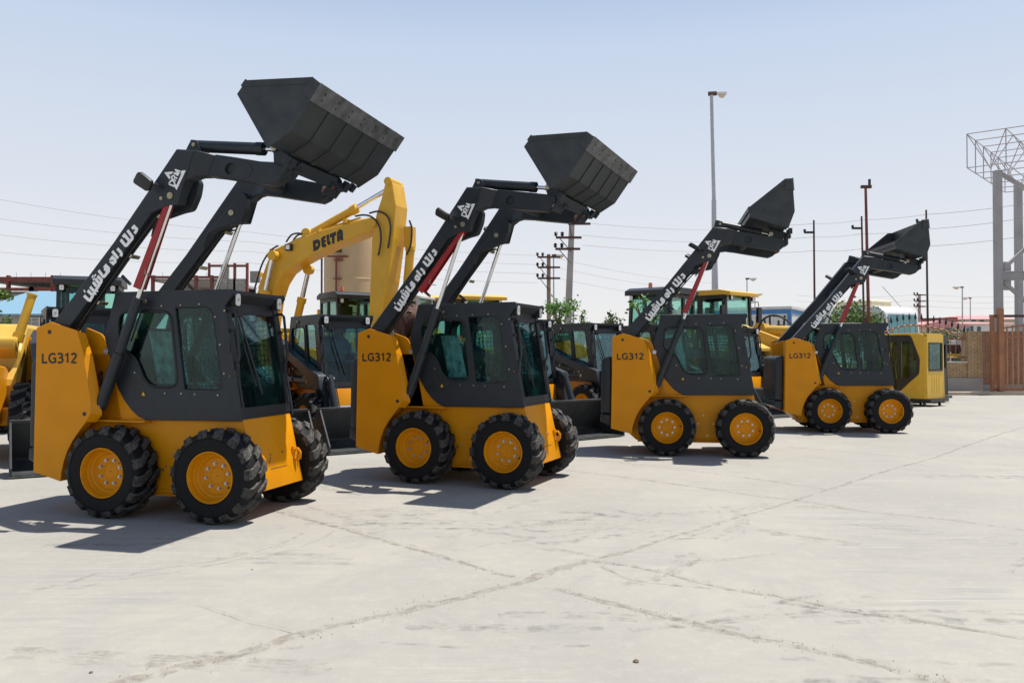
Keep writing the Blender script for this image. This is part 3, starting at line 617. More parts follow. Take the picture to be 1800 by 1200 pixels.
RAISED = "loaders parked with raised buckets"
L1 = loader("nearest skid loader, far left of the front row, red brace upright beneath its raised arm", (-3.0232,8.2987), -14.66, 0, -40.5, (1.105,3.15), 'on', RAISED, near_mirror=15, spin=(0,20,10,5))
L2 = loader("skid loader with its red brace folded up under the arm, second in the front row", (-.3454,10.2608), -22.36, 2.0, -40, (1.065,3.165), 'up', RAISED, near_mirror=52, spin=(5,12,30,8))
L3 = loader("skid loader with curled bucket right beside the tall grey lamp post", (2.9569,13.0549), -9.64, 0, 0, (1.115,3.14), 'on', RAISED, near_mirror=84, spin=(22,2,14,40))
L4 = loader("rightmost and smallest looking front skid loader, standing before the spare yellow cab", (6.6647,16.7420), -4.77, 0, 1.2, (1.125,3.155), 'on', RAISED, near_mirror=72, spin=(20,11,9,31))
def ground_material():
    m, t, p = nodes_of("sunlit_concrete"); N = t.nodes; L = t.links
    tc = N.new("ShaderNodeTexCoord")
    def noise(sc, det, vec=None, rough=.55, dist=0):
        n = N.new("ShaderNodeTexNoise"); n.inputs["Scale"].default_value = sc; n.inputs["Detail"].default_value = det; n.inputs["Roughness"].default_value = rough; n.inputs["Distortion"].default_value = dist
        L.new(vec if vec else tc.outputs["Object"], n.inputs["Vector"]); return n.outputs["Fac"]
    def ramp(v, a, b, c0, c1):
        r = N.new("ShaderNodeMapRange"); L.new(v, r.inputs["Value"]); r.inputs["From Min"].default_value = a; r.inputs["From Max"].default_value = b; r.inputs["To Min"].default_value = c0; r.inputs["To Max"].default_value = c1; return r.outputs[0]
    def mixc(f, a, b):
        x = N.new("ShaderNodeMix"); x.data_type = 'RGBA'; L.new(f, x.inputs["Factor"])
        for k, v in (("A", a), ("B", b)):
            if isinstance(v, tuple): x.inputs[k].default_value = (*v, 1)
            else: L.new(v, x.inputs[k])
        return x.outputs["Result"]
    c = mixc(ramp(noise(.35, 5), .35, .65, 0, 1), (.355,.332,.282), (.290,.277,.243))
    c = mixc(ramp(noise(2.2, 9, rough=.7), .42, .70, 0, .65), c, (.285,.272,.25))
    c = mixc(ramp(noise(11, 9, rough=.75), .50, .75, 0, .6), c, (.40,.375,.325))
    # swept tyre smears: stretched, swirled noise
    for rotz, sc, th, col, amt in ((25, (.5, 6, 1), .57, (.235,.23,.225), .6), (-18, (.7, 9, 1), .58, (.245,.24,.235), .7), (62, (.6, 7, 1), .60, (.25,.24,.23), .6), (-8, (.25,11,1), .60, (.50,.48,.44), .5)):
        mp = N.new("ShaderNodeMapping"); mp.inputs["Rotation"].default_value = (0, 0, R(rotz)); mp.inputs["Scale"].default_value = sc; L.new(tc.outputs["Object"], mp.inputs["Vector"])
        f1 = ramp(noise(1.3, 7, mp.outputs[0], .6, .8), th-.02, th+.10, 0, 1); f2 = ramp(noise(.45, 3), .48, .62, 0, amt)
        mu = N.new("ShaderNodeMath"); mu.operation = 'MULTIPLY'; L.new(f1, mu.inputs[0]); L.new(f2, mu.inputs[1]); c = mixc(mu.outputs[0], c, col)
    c = mixc(ramp(noise(55, 6, rough=.8), .52, .72, 0, .40), c, (.235,.222,.20))
    c = mixc(ramp(noise(170, 3), .62, .78, 0, .6), c, (.19,.175,.155))
    c = mixc(ramp(noise(.9, 6, rough=.7, dist=1.5), .52, .66, 0, .45), c, (.255,.247,.23))
    L.new(c, p.inputs["Base Color"]); p.inputs["Roughness"].default_value = .88
    b1 = N.new("ShaderNodeBump"); b1.inputs["Strength"].default_value = .25; b1.inputs["Distance"].default_value = .01; L.new(noise(45, 8, rough=.7), b1.inputs["Height"])
    L.new(b1.outputs[0], p.inputs["Normal"]); return m
g = MB(); n = 40
for X0, X1, Y0, Y1 in ((-3000, 3000, -200, 4000),): g.poly([(X0,Y0,0), (X1,Y0,0), (X1,Y1,0), (X0,Y1,0)])
tag(g.build("ground", ground_material()), kind="structure")
# ================================================================ second row of loaders, arms down, buckets on the concrete
LOW = "loaders parked behind with lowered buckets"
for lab, loc, yaw in (
  ("loader with lowered bucket seen left of the nearest loader's yellow tower", (-6.30,12.35), -58),
  ("loader hidden behind the nearest raised loader, only bits of cab and bucket showing", (-4.72,13.45), -56),
  ("lowered loader with a dark haired person in its cab, between the two nearest loaders", (-3.13,14.67), -54),
  ("lowered loader peeking out right behind the cab of the second front loader", (.03,16.3), -50),
  ("lowered loader whose whole cab shows left of the third front loader's tower", (1.66,18.60), -50),
  ("lowered loader mostly hidden between arm and cab of the third front loader", (3.30,19.6), -58),
  ("lowered loader showing only its cab front just right of the third front loader", (5.56,21.7), -57)):
    loader(lab, loc, yaw, -67.65, -94, (1.11,.165), None, LOW, scale=1.03, letters=False, detail=False)
# seated person in the third one
def person_seated():
    t = thing("person", "person with dark hair and pale blue shirt sitting in a loader cab", "person", (-2.93,14.62,0), R(-54), None, 1.03)
    me = bpy.data.meshes.new("person_body"); bm = bmesh.new(); J = {}
    def j(n, co): J[n] = bm.verts.new(co)
    for n, co in dict(pelvis=(-.24,0,1.30), belly=(-.26,0,1.42), chest=(-.27,0,1.60), neck=(-.24,0,1.74), jaw=(-.20,0,1.81), head=(-.205,0,1.90), crown=(-.215,0,1.955),
        shl=(-.26,.17,1.66), ell=(-.10,.23,1.46), wrl=(.10,.21,1.45), shr=(-.26,-.17,1.66), elr=(-.10,-.23,1.46), wrr=(.10,-.21,1.45),
        hpl=(-.22,.10,1.29), knl=(.15,.13,1.29), anl=(.25,.13,.99), tol=(.38,.13,.96), hpr=(-.22,-.10,1.29), knr=(.15,-.13,1.29), anr=(.25,-.13,.99), tor=(.38,-.13,.96)).items(): j(n, co)
    for a, b in (("pelvis","belly"),("belly","chest"),("chest","neck"),("neck","jaw"),("jaw","head"),("head","crown"),("chest","shl"),("shl","ell"),("ell","wrl"),("chest","shr"),("shr","elr"),("elr","wrr"),("pelvis","hpl"),("hpl","knl"),("knl","anl"),("anl","tol"),("pelvis","hpr"),("hpr","knr"),("knr","anr"),("anr","tor")):
        bm.edges.new((J[a], J[b]))
    fingers = []
    for s, wv in ((1, "wrl"), (-1, "wrr")):
        palm = bm.verts.new((.15, s*.20, 1.445)); bm.edges.new((J[wv], palm)); fingers.append((palm, .028))
        for k, (dy, ln) in enumerate(((-.03,.055), (-.01,.065), (.01,.06), (.028,.048))):
            f1 = bm.verts.new((.185, s*.20+dy, 1.44)); f2 = bm.verts.new((.185+ln*.6, s*.20+dy*1.1, 1.415)); bm.edges.new((palm, f1)); bm.edges.new((f1, f2)); fingers += [(f1, .009), (f2, .008)]
        th = bm.verts.new((.165, s*.20-s*.045, 1.43)); bm.edges.new((palm, th)); fingers.append((th, .010))
    rad = dict(pelvis=.13, belly=.12, chest=.14, neck=.055, jaw=.07, head=.088, crown=.06, shl=.07, ell=.048, wrl=.032, shr=.07, elr=.048, wrr=.032, hpl=.09, knl=.065, anl=.045, tol=.04, hpr=.09, knr=.065, anr=.045, tor=.04)
    bm.verts.index_update(); idx = {n: v.index for n, v in J.items()}; fi = [(v.index, r) for v, r in fingers]
    bm.to_mesh(me); bm.free(); o = bpy.data.objects.new("person_body", me); COL.objects.link(o)
    md = o.modifiers.new("skin", 'SKIN'); sv = me.skin_vertices[0].data
    for n, i in idx.items(): sv[i].radius = (rad[n],)*2
    for i, r in fi: sv[i].radius = (r, r)
    sv[idx["pelvis"]].use_root = True; o.modifiers.new("sub", 'SUBSURF').levels = 2; o.modifiers["sub"].render_levels = 2
    dg = bpy.context.evaluated_depsgraph_get(); m2 = bpy.data.meshes.new_from_object(o.evaluated_get(dg)); bpy.data.objects.remove(o)
    skin = mat("skin", (.36,.20,.13), .5); shirt = mat("pale_blue_shirt", (.22,.33,.45), .8, var=.2, scale=12); trs = mat("dark_trousers", (.03,.03,.04), .8)
    for m in (shirt, skin, trs): m2.materials.append(m)
    for p in m2.polygons:
        p.use_smooth = True; c = p.center
        p.material_index = 1 if c.z > 1.745 or c.x > .08 and c.z > 1.38 and abs(c.y) > .12 else 2 if c.z < 1.33 else 0
    body = link("person_body", m2, t)
    b = MB()                                                              # hair: a cap over crown, back and sides
    prof = [(.0,.112), (.05,.104), (.085,.075), (.102,.03), (.104,-.02), (.098,-.06)]
    b.lathe(prof, 20, 'z', (-.225,0,1.895)); h = b.mesh("hair", [mat("dark_hair", (.012,.010,.009), .55, var=.4, scale=40)], smooth=60)
    for v in h.vertices:
        if v.co.x > -.15 and v.co.z < 1.93: v.co.z = 1.93; v.co.x = min(v.co.x, -.125)
    link("hair", h, body)
    f = MB(); f.box((-.112,0,1.885), (.03,.022,.04)); f.setm(1)
    for s in (-1, 1): f.box((-.122, s*.032, 1.905), (.012,.026,.010))
    f.box((-.122,0,1.842), (.010,.045,.009)); f.setm(0)
    for s in (-1, 1): f.box((-.215, s*.094, 1.885), (.03,.014,.05))
    f.build("face", [skin, mat("eye_dark", (.02,.015,.012), .4)], body, bevel=.004)
person_seated()
# ================================================================ machines behind
YEL2 = mat("excavator_yellow", (.62,.345,.022), .45, var=.08, scale=2, dust=.10, spec=.35)
YEL3 = mat("faded_yellow", (.64,.385,.05), .5, var=.08, scale=2, dust=.15, spec=.35)
DARK = mat("cab_black_paint", (.014,.016,.018), .45, var=.15)
PALE = mat("cab_grey_paint", (.42,.43,.44), .5, var=.08)
BEACON = mat("orange_beacon", (.75,.13,.01), .3, coat=.6)
def local_plane(O, yaw):
    """photo direction -> point (x, z) of the upright plane through O that runs along the heading yaw"""
    ca, sa = math.cos(R(yaw)), math.sin(R(yaw)); n = Vector((-sa, ca, 0)); C0 = Vector((0, 0, CAM_H))
    def f(u, v):
        d = ray(u, v); p = C0 + d*((Vector(O)-C0).dot(n)/d.dot(n)); q = p-Vector(O); return (q.x*ca+q.y*sa, q.z)
    return f
def big_wheel(parent, loc, r, wd, rim=YEL3, n_lug=16, far=False):
    key = ("bw", r, wd, rim.name)
    def ty():
        b = MB(); h = wd/2
        b.lathe([(r*.52,-h*.85), (r*.62,-h), (r*.84,-h), (r*.93,-h*.86), (r*.95,-h*.6), (r*.95,h*.6), (r*.93,h*.86), (r*.84,h), (r*.62,h), (r*.52,h*.85)], 40, closed=True); b.setm(1)
        for k in range(n_lug):
            for sg, of in ((-1,0), (1,.5)):
                a0 = 2*math.pi*(k+of)/n_lug; rings = []
                for hh, a, ww in ((0,-.02,.09), (h*.5,.10,.10), (h*.95,.17,.12)):
                    q = []
                    for aa, rr in ((a-ww, r*.93), (a-ww*.8, r), (a+ww*.8, r), (a+ww, r*.93)): q.append((math.cos(a0+aa)*rr, sg*hh, math.sin(a0+aa)*rr))
                    rings.append(q)
                b.loft(rings)
        return b.mesh("big_tyre", [RUB, LUG], smooth=35)
    def rm():
        b = MB(); h = wd/2; b.lathe([(r*.50,h*.8), (r*.53,-h*.86), (r*.50,-h*.9), (r*.46,-h*.55), (r*.40,-h*.35), (r*.2,-h*.3), (r*.18,-h*.55), (.002,-h*.55)], 32); return b.mesh("big_rim", [rim], smooth=35)
    w_ = bpy.data.objects.new("wheel", None); COL.objects.link(w_); w_.parent = parent; w_.location = loc; w_.rotation_euler = (0, R(random.uniform(0,40)), math.pi if far else 0)
    link("tyre", mesh_of(key+("t",), ty), w_); link("rim", mesh_of(key+("r",), rm), w_)
def cab_box(parent, x0, x1, hw, z0, z1, frame, roofm, glassm, over=.12, rake=.10, roof_t=.14, beacon=None, lamps=True, side_posts=(.5,), post=.09):
    """glazed cab: corner posts, sills, roof cap, panes; rake leans the windscreen out"""
    b = MB(); p = post
    X = lambda x, z: x + (rake*(z-z0)/(z1-z0)*-1 if x == x1 else 0)
    for s in (-1, 1):
        for xa, xb in ((x0, x0+p), (x1-p, x1)):
            r0 = 0; r1 = -rake if xb == x1 else 0
            b.hexa([(xa+r0,s*hw,z0), (xb+r0,s*hw,z0), (xb+r0,s*(hw-p),z0), (xa+r0,s*(hw-p),z0)], [(xa+r1,s*hw,z1), (xb+r1,s*hw,z1), (xb+r1,s*(hw-p),z1), (xa+r1,s*(hw-p),z1)])
        for f in side_posts:
            xm = x0+(x1-x0)*f; b.box2((xm-p*.7, s*(hw-.001), z0), (xm+p*.7, s*(hw-p), z1))
        b.box2((x0+p, s*(hw-.002), z0), (x1-p, s*(hw-.06), z0+.18)); b.box2((x0+p, s*(hw-.002), z1-.10), (x1-p-rake, s*(hw-.06), z1))
    b.box2((x0+.002, -hw+p, z0), (x0+.06, hw-p, z0+.3)); b.box2((x0+.002, -hw+p, z1-.12), (x0+.06, hw-p, z1)); b.box2((x1-.08, -hw+p, z0), (x1-.02, hw-p, z0+.12))
    b.box2((x0+.01, -hw+.02, z0-.08), (x1-.01, hw-.02, z0))
    b.box2((x0+.35, -.28, z0), (x0+.95, .28, z0+.40)); b.box2((x0+.30, -.26, z0+.40), (x0+.44, .26, z0+1.0)); b.box2((x0+.31, -.13, z0+1.0), (x0+.43, .13, z0+1.2))
    b.tube([(x1-.25,0,z0), (x1-.38,0,z0+.55)], .05, 6)
    b.tube([(x1-.40+.02*math.sin(t), .19*math.cos(t), z0+.58+.19*math.sin(t)) for t in [k*math.pi/6 for k in range(12)]], .016, 5, closed=True)
    c = b.build("cab", [frame], parent, smooth=30)
    rb = MB(); rb.prism([(x0-over, z1+.002), (x0-over, z1+roof_t*.6), (x0+.1, z1+roof_t), (x1-.2, z1+roof_t), (x1+over*1.4-rake, z1+roof_t*.55), (x1+over*1.4-rake, z1-.03), (x1-rake-.03, z1+.002)], -hw-over*.6, hw+over*.6)
    link("roof", rb.mesh("roof", [roofm], bevel=.02, seg=2), c)
    g = MB()
    for s in (-1, 1):
        ps = [x0+p] + [x0+(x1-x0)*f for f in side_posts] + [x1-p]
        for k in range(len(ps)-1):
            a, e = ps[k]+(p*.7 if k else 0), ps[k+1]-(p*.7 if k < len(ps)-2 else 0); last = k == len(ps)-2
            wb = MB(); wb.prism([(a, z0+.18), (e-(rake*.1 if last else 0), z0+.18), (e-(rake*.95 if last else 0), z1-.10), (a, z1-.10)], s*(hw-.035), s*(hw-.03)); link("side_window", wb.mesh("side_window", [glassm]), c)
    wb = MB(); wb.hexa([(x1-.035-rake*.06,-hw+p,z0+.12), (x1-.035-rake*.06,hw-p,z0+.12), (x1-.035-rake,hw-p,z1), (x1-.035-rake,-hw+p,z1)], [(x1-.03-rake*.06,-hw+p,z0+.12), (x1-.03-rake*.06,hw-p,z0+.12), (x1-.03-rake,hw-p,z1), (x1-.03-rake,-hw+p,z1)]); link("windscreen", wb.mesh("windscreen", [glassm]), c)
    wb = MB(); wb.box2((x0+.025,-hw+p,z0+.3), (x0+.03,hw-p,z1-.12)); link("rear_window", wb.mesh("rear_window", [glassm]), c)
    if lamps:
        for s in (-1, 1):
            o = link("work_lamp", mesh_of("lamp", lamp_mesh), c, (x1-rake+over*.9, s*(hw-.12), z1-.09)); o.scale = (1.2,1.4,1.1)
            o = link("work_lamp", mesh_of("lamp", lamp_mesh), c, (x0-over*.6, s*(hw-.12), z1-.07)); o.scale = (1.2,1.4,1.0); o.rotation_euler = (0,0,math.pi)
    if beacon:
        bb = MB(); bb.cyl((0,0,0), (0,0,.05), .07, n=14); bb.setm(1); bb.cyl((0,0,.05), (0,0,.19), .062, .054, 14); link("beacon", bb.mesh("beacon", [BLACK, BEACON], smooth=40), c, (beacon[0], beacon[1], z1+roof_t-.01))
    wip = MB(); wip.tube([(x1-.02,-.1,z0+.15), (x1-rake*.6,.12,z0+(z1-z0)*.62)], .012, 5); wip.build("wiper", [BLACK], c)
    return c
def wheel_loader(label, loc, yaw, paint=YEL3, roof=None, mirrors=True, lift=0, group=None):
    t = thing("wheel_loader", label, "wheel loader", (loc[0], loc[1], 0), R(yaw), group)
    r = .84; roof = roof or paint
    b = MB(); b.prism([(-2.7,1.05), (-2.65,1.75), (-2.45,1.95), (-.75,2.05), (-.75,.75), (-2.4,.75)], -.72, .72); m = b.mesh("h", [paint], bevel=.05, seg=2); b = MB(); add_mesh(b, m)
    b.setm(1); b.box2((-2.72,-.5,1.15), (-2.69,.5,1.7)); 
    for s in (-1, 1): b.box2((-2.2, s*.722, 1.2), (-1.2, s*.735, 1.75))
    b.setm(0); b.box2((-.75,-.6,.7), (.2,.6,1.25)); b.cyl((-1.3,.35,2.0), (-1.3,.35,2.75), .06, n=10)
    b.build("engine_hood", [paint, BLACK], t, smooth=30)
    for s in (-1, 1):
        f = MB(); f.prism([(-2.15,1.45), (-1.9,1.62), (-1.0,1.62), (-.75,1.45), (-.72,.95), (-.80,.95), (-.84,1.40), (-1.04,1.54), (-1.86,1.54), (-2.08,1.40)], s*.75, s*1.28); f.build("fender", [paint], t)
    cab_box(t, -.85, .62, .74, 1.75, 3.28, DARK, roof, GLC, .16, .05, .16, side_posts=(.34,), post=.10)
    fr = MB(); fr.prism([(.25,.65), (.25,1.25), (.85,2.0), (1.15,2.1), (1.45,1.75), (1.75,.95), (1.75,.6)], -.42, .42); m = fr.mesh("fr", [paint], bevel=.03); fr = MB(); add_mesh(fr, m); fr.box2((1.1,-.95,.55), (1.6,.95,.85)); fr.build("front_frame", [paint], t)
    for s in (-1, 1):
        f = MB(); f.prism([(.62,1.25), (.72,1.62), (1.0,1.80), (1.75,1.80), (2.05,1.66), (2.05,1.58), (1.72,1.72), (1.04,1.72), (.80,1.57), (.70,1.25)], s*.72, s*1.26); f.build("front_fender", [paint], t)
        lm = MB(); lm.box((.95, s*.98, 1.98), (.14,.30,.22)); lm.box((.95, s*.98, 1.83), (.06,.06,.14)); lm.setm(1); lm.box((1.022, s*1.03, 1.98), (.01,.17,.18)); lm.setm(2); lm.box((1.022, s*.89, 1.98), (.01,.08,.16)); lm.build("front_lamp", [BLACK, LENS, BEACON], t)
        a = MB(); a.prism([(.95,2.22), (1.10,2.32), (1.30,2.28), (2.35,1.90), (2.95,1.40), (3.2,.55), (3.05,.35), (2.85,.45), (2.50,1.0), (1.9,1.35), (1.05,1.75)], s*.44, s*.58); a.cyl((1.1, s*.42, 2.22), (1.1, s*.62, 2.22), .13, n=16); a.build("boom_arm", [paint], t, bevel=.015)
    rr = MB(); rr.cyl((1.45,0,2.20), (2.35,0,2.16), .15, n=18); rr.cyl((1.42,0,2.20), (1.52,0,2.20), .18, n=18); rr.prism([(1.0,1.9), (1.1,2.20), (1.25,2.42), (1.50,2.40), (1.62,2.1), (1.6,1.9)], -.16, .16); rr.prism([(2.55,1.75), (2.6,2.32), (2.78,2.32), (2.95,1.2)], -.13, .13); rr.box2((1.75,-.46,1.45), (2.0,.46,1.95)); rr.setm(1); rr.cyl((2.35,0,2.16), (2.7,0,2.15), .07, n=12)
    rr.setm(2); rr.tube(smooth_path([(1.30,-.20,1.95), (1.36,-.21,2.25), (1.52,-.22,2.50), (1.78,-.22,2.62), (2.08,-.22,2.58), (2.36,-.2,2.40), (2.55,-.2,2.15)]), .03, 7); rr.build("tilt_ram", [paint, CHROME, HOSE], t, smooth=35)
    bk = MB(); bk.prism([(3.0,.95), (3.3,1.15), (3.42,1.12), (3.12,.85), (3.05,.35), (3.25,.10), (4.05,.06), (4.05,.03), (3.2,.03), (2.95,.3)], -1.35, 1.35)
    for s in (-1, 1): bk.prism([(3.0,.93), (3.4,1.13), (4.03,.05), (3.22,.05), (2.97,.3)], s*1.35, s*1.325)
    bk.build("bucket", [paint], t)
    for x in (-1.45, 1.42):
        for s in (-1, 1): big_wheel(t, (x, s*1.0, r), r, .52, paint, far=s > 0)
    if mirrors:
        for s in (-1, 1):
            m = MB(); m.tube([(.55,s*.78,3.1), (.66,s*1.02,3.12), (.66,s*1.05,2.98)], .016, 5); m.tube([(.55,s*.78,2.9), (.66,s*1.03,2.95)], .014, 5); m.prism_x(rounded([(s*1.05-.10,2.45), (s*1.05+.10,2.45), (s*1.05+.10,2.95), (s*1.05-.10,2.95)], .05, 3), .63, .71); m.build("mirror", [BLACK], t)
    return t
wheel_loader("yellow wheel loader with glazed cab behind the third front loader, boom lowered", (6.55,26.3), -46)
wheel_loader("wheel loader whose yellow cab roof shows under the folded red brace", (-3.35,28.5), -70, group="wheel loaders behind the second loader")
wheel_loader("wheel loader whose yellow roof shows just above the second front loader's cab", (-1.25,28.2), -64, group="wheel loaders behind the second loader")

def grader(label, loc, yaw, beacon=True, cabz=(1.95,3.22), L=1.5, hw=.66, hood=True):
    t = thing("motor_grader", label, "motor grader", (loc[0], loc[1], 0), R(yaw))
    cab_box(t, -.6, -.6+L, hw, cabz[0], cabz[1], DARK, DARK, GLC, .12, .12, .20, (.3, -.3) if beacon else None, side_posts=(.42,), post=.085)
    b = MB(); b.prism([(-3.4,1.0), (-3.4,1.95), (-3.1,2.15), (-.75,2.25), (-.75,1.0)], -.6, .6); m = b.mesh("h", [YEL2], bevel=.05, seg=2); b = MB(); add_mesh(b, m); b.setm(1); b.box2((-2.9,-.61,1.3), (-1.1,.61,1.8)); b.setm(0); b.cyl((-1.6,-.28,2.2), (-1.6,-.28,2.95), .085, n=12); b.build("engine_hood", [YEL2, BLACK], t, smooth=30)
    b = MB(); b.prism([(-.75,1.2), (-.75,1.95), (1.1,1.95), (1.8,1.75), (4.4,1.5), (4.6,1.3), (4.6,.9), (4.3,.9), (4.2,1.2), (1.7,1.4), (1.0,1.2)], -.17, .17); b.box2((-.8,-.6,1.45), (.9,.6,1.87)); b.box2((4.1,-.9,.65), (4.5,.9,.9)); b.build("frame", [YEL2], t, bevel=.02)
    b = MB(); b.prism([(1.6,.12), (1.7,.6), (1.62,.62), (1.5,.12)], -1.6, 1.6); b.cyl((1.6,0,.85), (1.6,0,.95), .6, n=24); b.build("blade", [YEL2], t)
    for x in (-2.6, -1.15, 4.3):
        for s in (-1, 1): big_wheel(t, (x, s*.95, .62), .62, .36, YEL2, far=s > 0)
    return t
grader("black motor grader cab rising behind the leftmost loader's slanting arm", (-10.25,20.6), -70, beacon=False, cabz=(2.0,3.13))
grader("black grader cab with an orange beacon, between excavator stick and beige tank", (-5.2,26.6), -56, cabz=(2.0,3.2))
g3 = grader("black grader cab seen from behind, left of the third loader's lettered arm", (4.45,24.6), -128, cabz=(1.75,3.18), L=1.6)

# far left: front end of a yellow loader cut by the picture edge
def left_loader():
    t = thing("wheel_loader", "pale yellow loader front cut off by the left picture edge, one ram standing upright", "wheel loader", (-7.95,12.6,0), R(-70))
    f = local_plane((-7.15,12.3,0), 0)
    b = MB(); b.prism([(-1.6,.7), (-1.6,1.7), (-1.2,1.95), (.1,1.95), (.5,1.55), (.62,.7)], -.65, .65); m = b.mesh("h", [YEL3], bevel=.06, seg=2); b = MB(); add_mesh(b, m); b.build("hood", [YEL3], t)
    b = MB(); b.prism([(.5,.55), (.5,1.3), (1.2,1.35), (1.35,.9), (1.3,.5)], -.5, .5); b.box2((.7,-.9,.5), (1.0,.9,.75)); b.build("front_frame", [YEL], t, bevel=.02)
    for x in (-1.1, .95):
        for s in (-1, 1): big_wheel(t, (x, s*.85, .55), .55, .40, YEL3, far=s > 0)
    b = MB(); b.cyl((.52,.62,1.80), (.42,.76,2.36), .062, n=18); b.cyl((.52,.62,1.80), (.54,.59,1.68), .08, n=18); b.cyl((.42,.76,2.36), (.416,.765,2.385), .072, n=18); b.build("upright_ram", [YEL2], t, smooth=40)
    b = MB(); b.prism(rounded([(.1,1.55), (.5,1.76), (.72,1.74), (.74,1.58), (.45,1.40)], .06, 4), .30, .60); b.cyl((.62,.28,1.66), (.62,.62,1.66), .08, n=18); b.build("ram_lug", [YEL3], t, bevel=.01)
    b = MB(); b.prism([(.0,.75), (.05,1.55), (.35,1.50), (.72,1.10), (.70,.80), (.45,.62)], -.60, .66); b.build("fender", [YEL3], t, bevel=.05)
    b = MB(); b.tube([(.9,.2,1.3), (1.1,.3,1.5), (1.2,.1,1.35), (1.1,0,1.1)], .03, 8); b.tube([(.95,-.1,1.25), (1.15,0,1.45), (1.2,.2,1.2)], .025, 8); b.build("hoses", [HOSE], t, smooth=40)
left_loader()

# ---------------------------------------------------------------- excavator
EO, EYAW = (-4.3, 25.0, 0), -20
ef = local_plane(EO, EYAW)
def zp(x, y): return ef(460+x/4.614, 300+y/4.614)
def excavator():
    t = thing("excavator", "yellow excavator with lettered boom arched high behind the two nearest loaders", "excavator", EO, R(EYAW)); H = .27
    boom = [zp(*p) for p in ((870,402), (930,400), (972,425), (978,455), (955,485), (790,545), (600,618), (420,705), (300,772), (220,832), (165,920), (120,1060), (95,1250), (20,1560), (-110,1560), (-75,1250), (-30,1100), (20,950), (70,790), (110,690), (150,645), (210,615), (300,575), (500,500), (700,445))]
    b = MB(); b.prism(boom, -H, H+.14); bo = b.build("boom", [YEL2], t, bevel=.02)
    ft = MB(); ft.setm(0)
    OFF = lambda L: [ef(550+x/21.82, 395+y/21.82) for x, y in L]
    for outl, holes in (([(190,665), (370,600), (450,640), (480,740), (470,860), (400,990), (220,1065)], [[(295,770), (370,750), (385,800), (360,870), (310,890)]]),
        ([(505,590), (560,510), (675,465), (680,560), (625,590), (628,640), (690,615), (692,700), (630,720), (632,780), (695,765), (700,885), (580,915), (535,870)], []),
        ([(705,450), (805,415), (825,680), (865,675), (865,800), (800,830), (745,780)], []), ([(835,410), (1065,310), (1075,450), (1015,475), (1025,750), (930,785), (915,515), (845,545)], []),
        ([(1110,350), (1190,240), (1260,220), (1320,280), (1350,625), (1250,660), (1235,580), (1215,585), (1215,670), (1120,710)], [[(1195,400), (1215,390), (1225,450), (1195,470)]])):
        add_mesh(ft, plate(OFF(outl), [OFF(h) for h in holes], -H-.004, -H-.009, .001))
    # push the letters onto the near boom face as seen along the view
    me = ft.mesh("boom_lettering", [INK]); dx = zp(620,560)[0]; link("boom_lettering", me, bo)
    stick = [zp(*p) for p in ((1035,115), (1050,82), (1080,78), (1092,115), (1120,290), (1098,560), (1055,900), (985,1250), (930,1560), (830,1560), (870,1400), (905,1190), (930,545), (945,470), (965,360), (1005,240))]
    s_ = MB(); s_.prism(stick, -.26, .50); s_.build("stick", [YEL2], t, bevel=.02)
    def P(x, y, yy=0): q = zp(x, y); return (q[0], yy, q[1])
    r = MB(); r.cyl(P(385,520), P(745,318), .125, n=18); r.cyl(P(730,327), P(775,302), .15, n=18); r.setm(1); r.cyl(P(770,302), P(1045,140), .07, n=14); r.setm(0); r.cyl(P(385,515,-.2), P(385,515,.2), .16, n=16); r.build("stick_ram", [YEL2, CHROME], t, smooth=35)
    for (x0, y0, x1, y1, yy) in ((162,700,100,990,-.42), (318,792,262,1035,.42)):
        r = MB(); r.cyl(P(x0,y0,yy), P(x1,y1,yy), .075, n=14); r.setm(1); a = Vector(P(x1,y1,yy)); d = (a-Vector(P(x0,y0,yy))).normalized(); r.cyl(a, a+d*1.6, .12, n=16); r.cyl(a-d*.05, a+d*.12, .145, n=16); r.cyl(P(x0,y0,yy-.1), P(x0,y0,yy+.1), .15, n=16); r.build("boom_ram", [CHROME, YEL2], t, smooth=35)
    r = MB(); top = Vector(P(1165,640,.32)); r.cyl(top, Vector(P(1135,980,.32)), .13, n=16); r.cyl(top+Vector((0,0,.12)), top, .15, n=16); r.box(top+Vector((-.02,0,.4)), (.25,.3,.6)); r.build("bucket_ram", [YEL2], t, smooth=35)
    h = MB()
    for pts, yy in ((((810,385), (870,375), (930,385), (980,425), (1010,490), (1015,590), (995,700)), -.36), (((920,360), (990,345), (1050,370), (1082,420), (1090,500), (1070,640)), -.34), (((1185,400), (1205,470), (1195,600), (1160,680)), .1), (((0,970), (60,770), (130,660), (190,620)), -.36), (((230,585), (270,530), (320,515), (360,520)), -.2), (((270,570), (310,525), (370,520)), -.1)):
        h.tube(smooth_path([P(x, y, yy) for x, y in pts]), .028, 7)
    h.build("boom_hoses", [HOSE], t, smooth=40)
    h = MB(); h.tube([P(x, y, -.20) for x, y in ((10,960), (70,800), (130,675), (300,570), (500,495), (700,430), (830,390))], .03, 6); h.tube([P(x, y, .1) for x, y in ((300,560), (500,480), (700,415), (860,385))], .03, 6)
    for p in ((505,495), (720,420), (30,850), (130,660)): h.box(P(p[0], p[1], -.1), (.10,.5,.12))
    h.build("boom_pipes", [YEL2], t, smooth=40)
    k = MB(); k.box(P(272,632,-.33), (.20,.12,.20)); k.setm(1); k.box((zp(272,632)[0], -.395, zp(272,632)[1]), (.13,.01,.13)); k.build("boom_lamp", [BLACK, LENS], t)
    k = MB(); k.cyl(P(935,435,-.34), P(935,435,.34), .15, n=18); k.cyl(P(1060,100,-.3), P(1060,100,.3), .12, n=16); k.build("pins", [YEL2], t, smooth=35)
